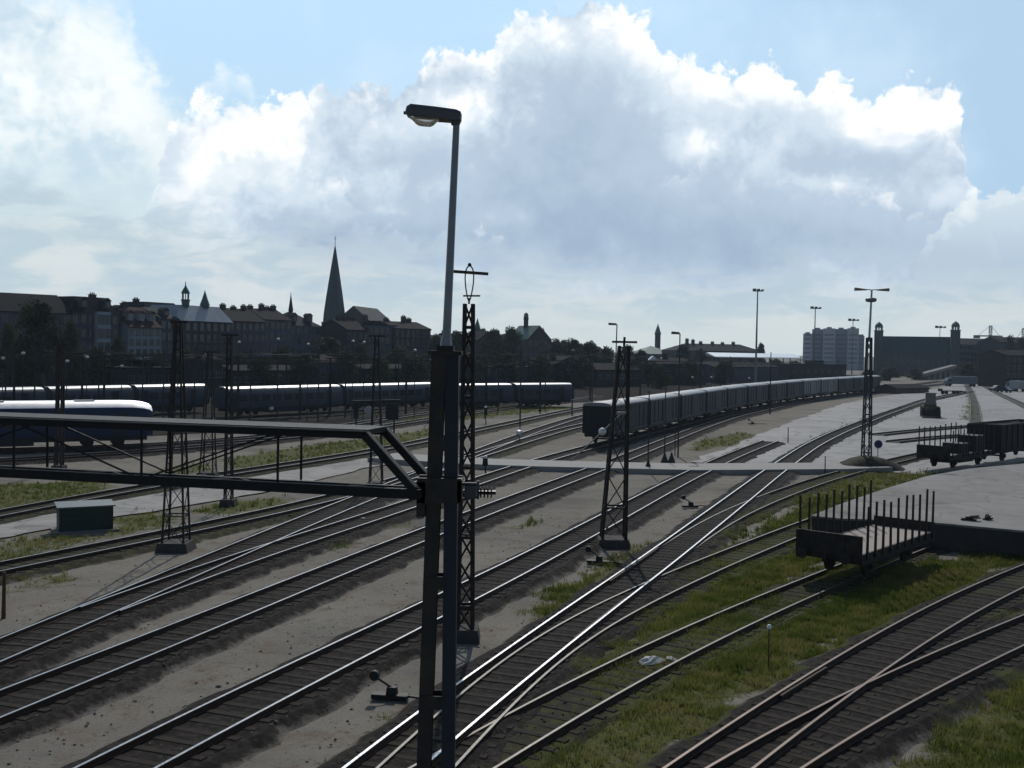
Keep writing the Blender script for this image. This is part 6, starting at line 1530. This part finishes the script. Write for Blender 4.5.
for a in [
    (38, 160, 306, 52, 'big dark tree in front of the long apartment house at the left edge', 0),
    (70, 185, 326, 26, 'smaller dark tree just right of the big left tree', 1),
    (8, 182, 330, 26, 'dark bush-like tree at the left picture edge', 3),
    (118, 205, 342, 26, 'low green tree below the narrow purple grey house', 1),
    (183, 215, 352, 30, 'low dark tree below the lantern turret', 3), (240, 232, 356, 32, 'low tree below the row of chimneys', 3),
    (282, 245, 350, 28, 'low tree below the clustered chimneys', 1), (328, 240, 340, 46, 'broad dark tree at the foot of the church tower', 0),
    (362, 250, 346, 32, 'dark tree right of the church tower foot', 1), (398, 262, 350, 36, 'dark tree below the two tall chimneys', 3),
    (436, 285, 337, 24, 'round dark tree directly behind the top of the foreground mast', 0), (458, 300, 333.5, 30, 'tree crown between the foreground mast and the slim mast', 2),
    (492, 320, 332, 34, 'broad crown right of the tall slim mast', 0), (512, 330, 331, 28, 'tree crown touching the left side of the slim round topped tower', 1),
    (556, 330, 342, 24, 'tree crown right of the pointed gables', 1), (572, 320, 341, 26, 'second tree crown right of the pointed gables', 0), (590, 330, 344, 24, 'lower tree crown left of the thin lamp behind the splayed mast', 4),
    (606, 300, 350, 22, 'lowest tree crown left of the splayed middle mast', 3), (626, 290, 347, 22, 'round tree right behind the splayed middle mast', 0), (640, 320, 352, 18, 'small tree right of the splayed middle mast', 4),
    (682, 420, 347, 18, 'tree at the left end of the long terrace', 4), (700, 400, 352, 20, 'low tree under the left end of the white canopy', 3), (660, 270, 367, 22, 'small bush behind the front of the freight train', 3),
    (775, 400, 361, 24, 'low tree under the right end of the white canopy', 3), (795, 430, 362, 20, 'low tree left of the pale high rise', 4),
    (760, 512, 345, 10, 'narrow tree closing the right end of the long terrace', 4),
    (20, 168, 344, 34, 'low dark tree at the foot of the big left tree', 3), (96, 190, 352, 34, 'low dark tree below the glazed bay', 3), (132, 196, 356, 30, 'low dark tree below the left half of the pale fronted house', 1),
    (158, 200, 358, 28, 'low dark tree below the right half of the pale fronted house', 3), (208, 198, 357, 34, 'low dark tree below the small spire', 0), (262, 206, 360, 34, 'low dark tree between the two chimneyed blocks', 3),
    (303, 212, 356, 34, 'low dark tree below the needle spire', 0), (345, 218, 356, 34, 'low dark tree right below the church spire', 3), (380, 222, 360, 30, 'low dark tree below the flat topped attic', 1),
    (415, 228, 358, 34, 'low dark tree just left of the foreground mast', 3), (472, 240, 358, 34, 'low dark tree behind the tall slim mast', 0), (505, 250, 356, 36, 'low dark tree below the broad crown right of the slim mast', 3),
    (540, 255, 358, 32, 'low dark tree below the pointed gables', 1), (580, 262, 358, 32, 'low dark tree left of the splayed middle mast, behind the shed roof', 0), (648, 285, 362, 26, 'low dark tree below the white tents', 0), (690, 300, 361, 24, 'low dark tree below the left end of the long terrace', 1), (725, 320, 362, 26, 'low dark tree below the middle of the white canopy', 3),
    (1008, 480, 337, 14, 'tree crown above the dark block at the right edge', 2), (1020, 470, 340, 14, 'last tree crown at the right picture edge', 0),
    (985, 430, 358, 22, 'dark tree in front of the blue grey office block', 1), (968, 400, 364, 18, 'low tree right of the twin towered hall', 3), (890, 400, 368, 22, 'low tree in front of the left square tower', 3), (870, 330, 372, 24, 'low bush behind the end of the freight train', 3), (915, 420, 369, 20, 'low tree in front of the middle of the green roofed hall', 3)]:
    tree(*a)
# ------------------------------------------------------------------ small things in the yard
# green equipment cabinet
g = G(59, 532.5); p2 = G(108, 529.5); dv = (p2 - g); rot = math.atan2(dv.y, dv.x); Wd = 2.45
root = thing('equipment_cabinet', 'low dark green equipment cabinet with a pale lid beside the gravel path', 'cabinet', (g.x, g.y, -0.05), rot)
mg = mat('cabinet_green', (0.018, 0.042, 0.036), 0.55, 0, 0.3, 2)
mb = MB(); mb.box((Wd / 2, 0.55, 0.62), (Wd, 1.1, 1.14)); mb.build('body', mg, root)
mb = MB()
for z in (0.25, 0.5, 0.75, 1.0): mb.box((Wd / 2, -0.02, z), (Wd - 0.1, 0.05, 0.05))
for x in (0.04, Wd / 2, Wd - 0.04): mb.box((x, -0.025, 0.62), (0.07, 0.06, 1.14))
mb.build('door_ribs', mg, root)
mb = MB(); mb.prism([(-0.12, 1.19), (1.25, 1.30), (1.25, 1.36), (-0.12, 1.25)], -0.1, Wd + 0.1, 'x'); mb.build('lid', mat('cabinet_lid', (0.12, 0.13, 0.13), 0.45, 0.4), root)
mb = MB(); mb.box((Wd / 2, 0.5, 0.02), (Wd + 0.5, 1.6, 0.12)); mb.build('plinth', mat('old_concrete', (0.17, 0.16, 0.15), 0.9), root)
# round sign by the lamp mast
g = G(877.5, 464); root = thing('round_sign', 'round dark blue sign on a thin pole right of the double lamp mast', 'sign', (g.x, g.y, 0)); k = g.y * S
mb = MB(); mb.tube((0, 0, 0), (0, 0, 23 * k), 0.04, n=8); mb.build('pole', M_GALV(), root)
mb = MB(); mb.tube((0, -0.05, 20 * k), (0, -0.08, 20 * k), 0.36, n=20); mb.cur = 1; mb.tube((0, -0.081, 20 * k), (0, -0.085, 20 * k), 0.3, n=20); mb.build('disc', [mat('sign_rim', (0.25, 0.26, 0.3), 0.5), mat('sign_blue', (0.02, 0.04, 0.12), 0.5)], root)
# green loader
g = G(930, 417); k = g.y * S
root = thing('wheel_loader', 'yellow green wheel loader with a dark cab standing on the pale yard', 'loader', (g.x, g.y, 0.02), R(72)); root.scale = (1.1, 1.1, 1.15)
mgr = mat('loader_yellow_green', (0.07, 0.075, 0.018), 0.5, 0, 0.25, 3)
mb = MB(); mb.box((1.3, 0, 1.35), (2.6, 1.7, 1.1), 0, 0.92); mb.box((-0.9, 0, 1.1), (1.6, 1.1, 0.7)); mb.build('body', mgr, root)
mb = MB(); mb.box((0.1, 0, 2.35), (1.4, 1.4, 1.5), 0, 0.88); mb.build('cab', glass_mat('cab_glass', (0.03, 0.04, 0.04)), root)
mb = MB(); mb.box((0.1, 0, 3.13), (1.5, 1.5, 0.1)); mb.build('cab_roof', mgr, root)
for x in (-1.3, 1.6):
    for sy in (-1, 1):
        mb = MB(); mb.tube((x, sy * 0.75, 0.68), (x, sy * 1.2, 0.68), 0.70, n=18); mb.cur = 1; mb.tube((x, sy * 1.2, 0.68), (x, sy * 1.23, 0.68), 0.34, n=14); mb.build('wheel', [mat('tyre', (0.015, 0.015, 0.015), 0.85), mgr], root)
mb = MB()
for sy in (-0.45, 0.45): mb.bar((-0.6, sy, 1.5), (-2.5, sy, 0.6), 0.16, 0.22)
mb.build('lift_arm', M_STEEL(), root)
mb = MB(); mb.prism([(-2.5, 0.12), (-3.6, 0.08), (-3.6, 0.16), (-2.7, 0.3), (-2.55, 1.0), (-2.4, 1.0)], -1.2, 1.2, 'y'); mb.build('bucket', M_STEEL(), root)
# flat dark trailer beside it
g = G(950, 394.5); root = thing('flat_trailer', 'low dark flat trailer on the pale yard right of the loader', 'trailer', (g.x, g.y, 0.02), R(5))
mb = MB(); mb.box((0, 0, 0.85), (5.2, 2.2, 0.25)); mb.box((-2.5, 0, 1.15), (0.12, 2.2, 0.5)); mb.build('bed', M_BLACK(), root)
for x in (-1.4, 1.4):
    for sy in (-1, 1): mb = MB(); mb.tube((x, sy * 0.8, 0.42), (x, sy * 1.05, 0.42), 0.42, n=14); mb.build('wheel', mat('tyre', (0.015, 0.015, 0.015), 0.85), root)
mb = MB(); mb.bar((2.6, 0, 0.7), (4.0, 0, 0.5), 0.14); mb.build('drawbar', M_BLACK(), root)
# vehicles far right
def truck(label, u, v, rot, col, Ln, H, name='box_truck', cat='truck', cabcol=None):
    g = G(u, v); root = thing(name, label, cat, (g.x, g.y, 0.02), rot)
    m = mat('truck_' + '_'.join(str(int(c * 100)) for c in col), col, 0.4, 0, 0.1, 1)
    mb = MB(); mb.box((0.6, 0, H / 2 + 0.45), (Ln - 2.2, 2.45, H - 0.6)); mb.build('cargo_box', m, root)
    mb = MB(); x0 = -Ln / 2 + 0.1; mb.prism([(x0, 0.5), (x0, 1.5), (x0 + 0.5, 2.5), (x0 + 1.8, 2.6), (x0 + 1.8, 0.5)], -1.15, 1.15, 'y'); mb.build('cab', m, root)
    mb = MB(); mb.prism([(x0 + 0.02, 1.62), (x0 + 0.46, 2.4), (x0 + 0.44, 2.44), (x0 - 0.02, 1.64)], -1.0, 1.0, 'y'); mb.box((x0 + 1.1, 0, 1.95), (0.8, 2.34, 0.6)); mb.build('cab_window', M_PANE, root)
    for x in (x0 + 1.0, Ln / 2 - 1.6):
        for sy in (-1, 1): mb = MB(); mb.tube((x, sy * 0.85, 0.48), (x, sy * 1.18, 0.48), 0.48, n=14); mb.build('wheel', mat('tyre', (0.015, 0.015, 0.015), 0.85), root)
truck('long pale grey lorry parked in front of the office block', 961, 386.5, R(4), (0.14, 0.155, 0.18), 10.5, 3.0)
truck('pale van with a shiny roof at the right edge', 1016, 391.5, R(-75), (0.3, 0.3, 0.3), 6.0, 2.8, 'delivery_van', 'van')
def car(label, u, v, rot, col):
    g = G(u, v); root = thing('parked_car', label, 'car', (g.x, g.y, 0.02), rot)
    m = mat('car_' + '_'.join(str(int(c * 100)) for c in col), col, 0.3, 0.2, 0.08, 1)
    mb = MB(); mb.prism([(-2.1, 0.35), (-2.15, 0.75), (-1.2, 0.92), (1.5, 0.95), (2.1, 0.8), (2.1, 0.35)], -0.85, 0.85, 'y'); mb.build('body', m, root)
    mb = MB(); mb.prism([(-1.2, 0.92), (-0.55, 1.42), (0.8, 1.45), (1.6, 0.94)], -0.75, 0.75, 'y'); mb.build('cabin', M_PANE, root)
    mb = MB(); mb.prism([(-0.62, 1.42), (-0.5, 1.48), (0.8, 1.5), (0.9, 1.44)], -0.72, 0.72, 'y'); mb.build('roof', m, root)
    for x in (-1.3, 1.3):
        for sy in (-1, 1): mb = MB(); mb.tube((x, sy * 0.68, 0.32), (x, sy * 0.88, 0.32), 0.32, n=12); mb.build('wheel', mat('tyre', (0.015, 0.015, 0.015), 0.85), root)
car('dark car parked between the pale lorry and the pale van', 997, 391, R(15), (0.03, 0.03, 0.04))
car('dark blue car just left of the pale van', 1004, 392.5, R(-60), (0.04, 0.05, 0.09))
# pale tents by the clock tower hall
for lab, u, w, h_ in [('white tent roof below the distant clock tower', 652, 9, 5), ('second white tent roof right of the first one, below the clock tower', 663, 8, 4)]:
    y = 470; A = P(u, 380, y); k = y * S; root = thing('marquee', lab, 'tent', (A.x, A.y, 0)); z = zat(u, 360, y)
    mb = MB(); mb.box((0, 0, z / 2), (w * k * 0.94, 6, z)); mb.build('wall', wallmat('tent_side', (0.3, 0.3, 0.3)), root)
    mb = MB(); mb.prism([(-w * k / 2, z), (0, z + h_ * k * 0.8), (w * k / 2, z)], -3.2, 3.2, 'y'); mb.build('roof', M_WHITE(), root)
# litter
for lab, u, v, s in [('crumpled white sheet between the rails of the overgrown track', 650, 661, 0.42), ('small white scrap right of the crumpled sheet', 671, 658, 0.2), ('white scrap on the ballast by the left main track', 363, 519, 0.3),
                     ('pale scrap on the rusty track in the bottom right corner', 789, 714, 0.25), ('small pale scrap in the grass at the lower right edge', 993, 668, 0.14)]:
    g = G(u, v, 0.1); root = None; mb = MB(); n = 9; vs = []
    for r_i, (rr, z) in enumerate([(1.0, 0.0), (0.75, 0.16), (0.4, 0.26), (0.12, 0.22)]):
        for i in range(n): a = 2 * math.pi * i / n; w = rr * s * rng.uniform(0.7, 1.2); vs.append((w * math.cos(a) * 1.3, w * math.sin(a) * 0.7, z * s * rng.uniform(0.7, 1.4)))
    mb.add(vs, [(j * n + i, j * n + (i + 1) % n, (j + 1) * n + (i + 1) % n, (j + 1) * n + i) for j in range(3) for i in range(n)] + [tuple(range(3 * n, 4 * n))])
    o = mb.build('paper_scrap', mat('dirty_paper', (0.45, 0.44, 0.42), 0.8, 0, 0.15, 6)); o.location = (g.x, g.y, g.z - 0.02); o.rotation_euler[2] = rng.uniform(0, 3); tag(o, lab, 'litter')

for lab, u, v, s_ in [('flat dark scrap of timber lying on the dock near its front edge', 972, 521, 0.55), ('smaller dark scrap lying on the dock right of the flat one', 988, 520, 0.3)]:
    g = G(u, v, 1.26); mb = MB()
    for k in range(5): mb.bar((rng.uniform(-s_, 0), rng.uniform(-0.2, 0.2), 0.04 + 0.04 * k), (rng.uniform(0, s_), rng.uniform(-0.2, 0.2), 0.04 + 0.05 * k), 0.12, 0.06)
    o = mb.build('timber_scrap', mat('dark_timber', (0.03, 0.025, 0.02), 0.9, 0, 0.4, 3)); o.location = (g.x, g.y, 1.262); tag(o, lab, 'scrap')
# ------------------------------------------------------------------ air
HAZE = True
if HAZE:
    mb = MB(); mb.box((60, 530, 34.0), (1700, 1160, 73)); hz = mb.build('haze', [bpy.data.materials.new('haze_air')]); tag(hz, kind='stuff')
    m = hz.data.materials[0]; m.use_nodes = True; t = m.node_tree; t.nodes.clear()
    pv = t.nodes.new('ShaderNodeVolumePrincipled'); pv.inputs['Color'].default_value = (0.66, 0.82, 1.0, 1); pv.inputs['Density'].default_value = 0.00013; pv.inputs['Anisotropy'].default_value = 0.25
    o_ = t.nodes.new('ShaderNodeOutputMaterial'); t.links.new(pv.outputs[0], o_.inputs['Volume'])
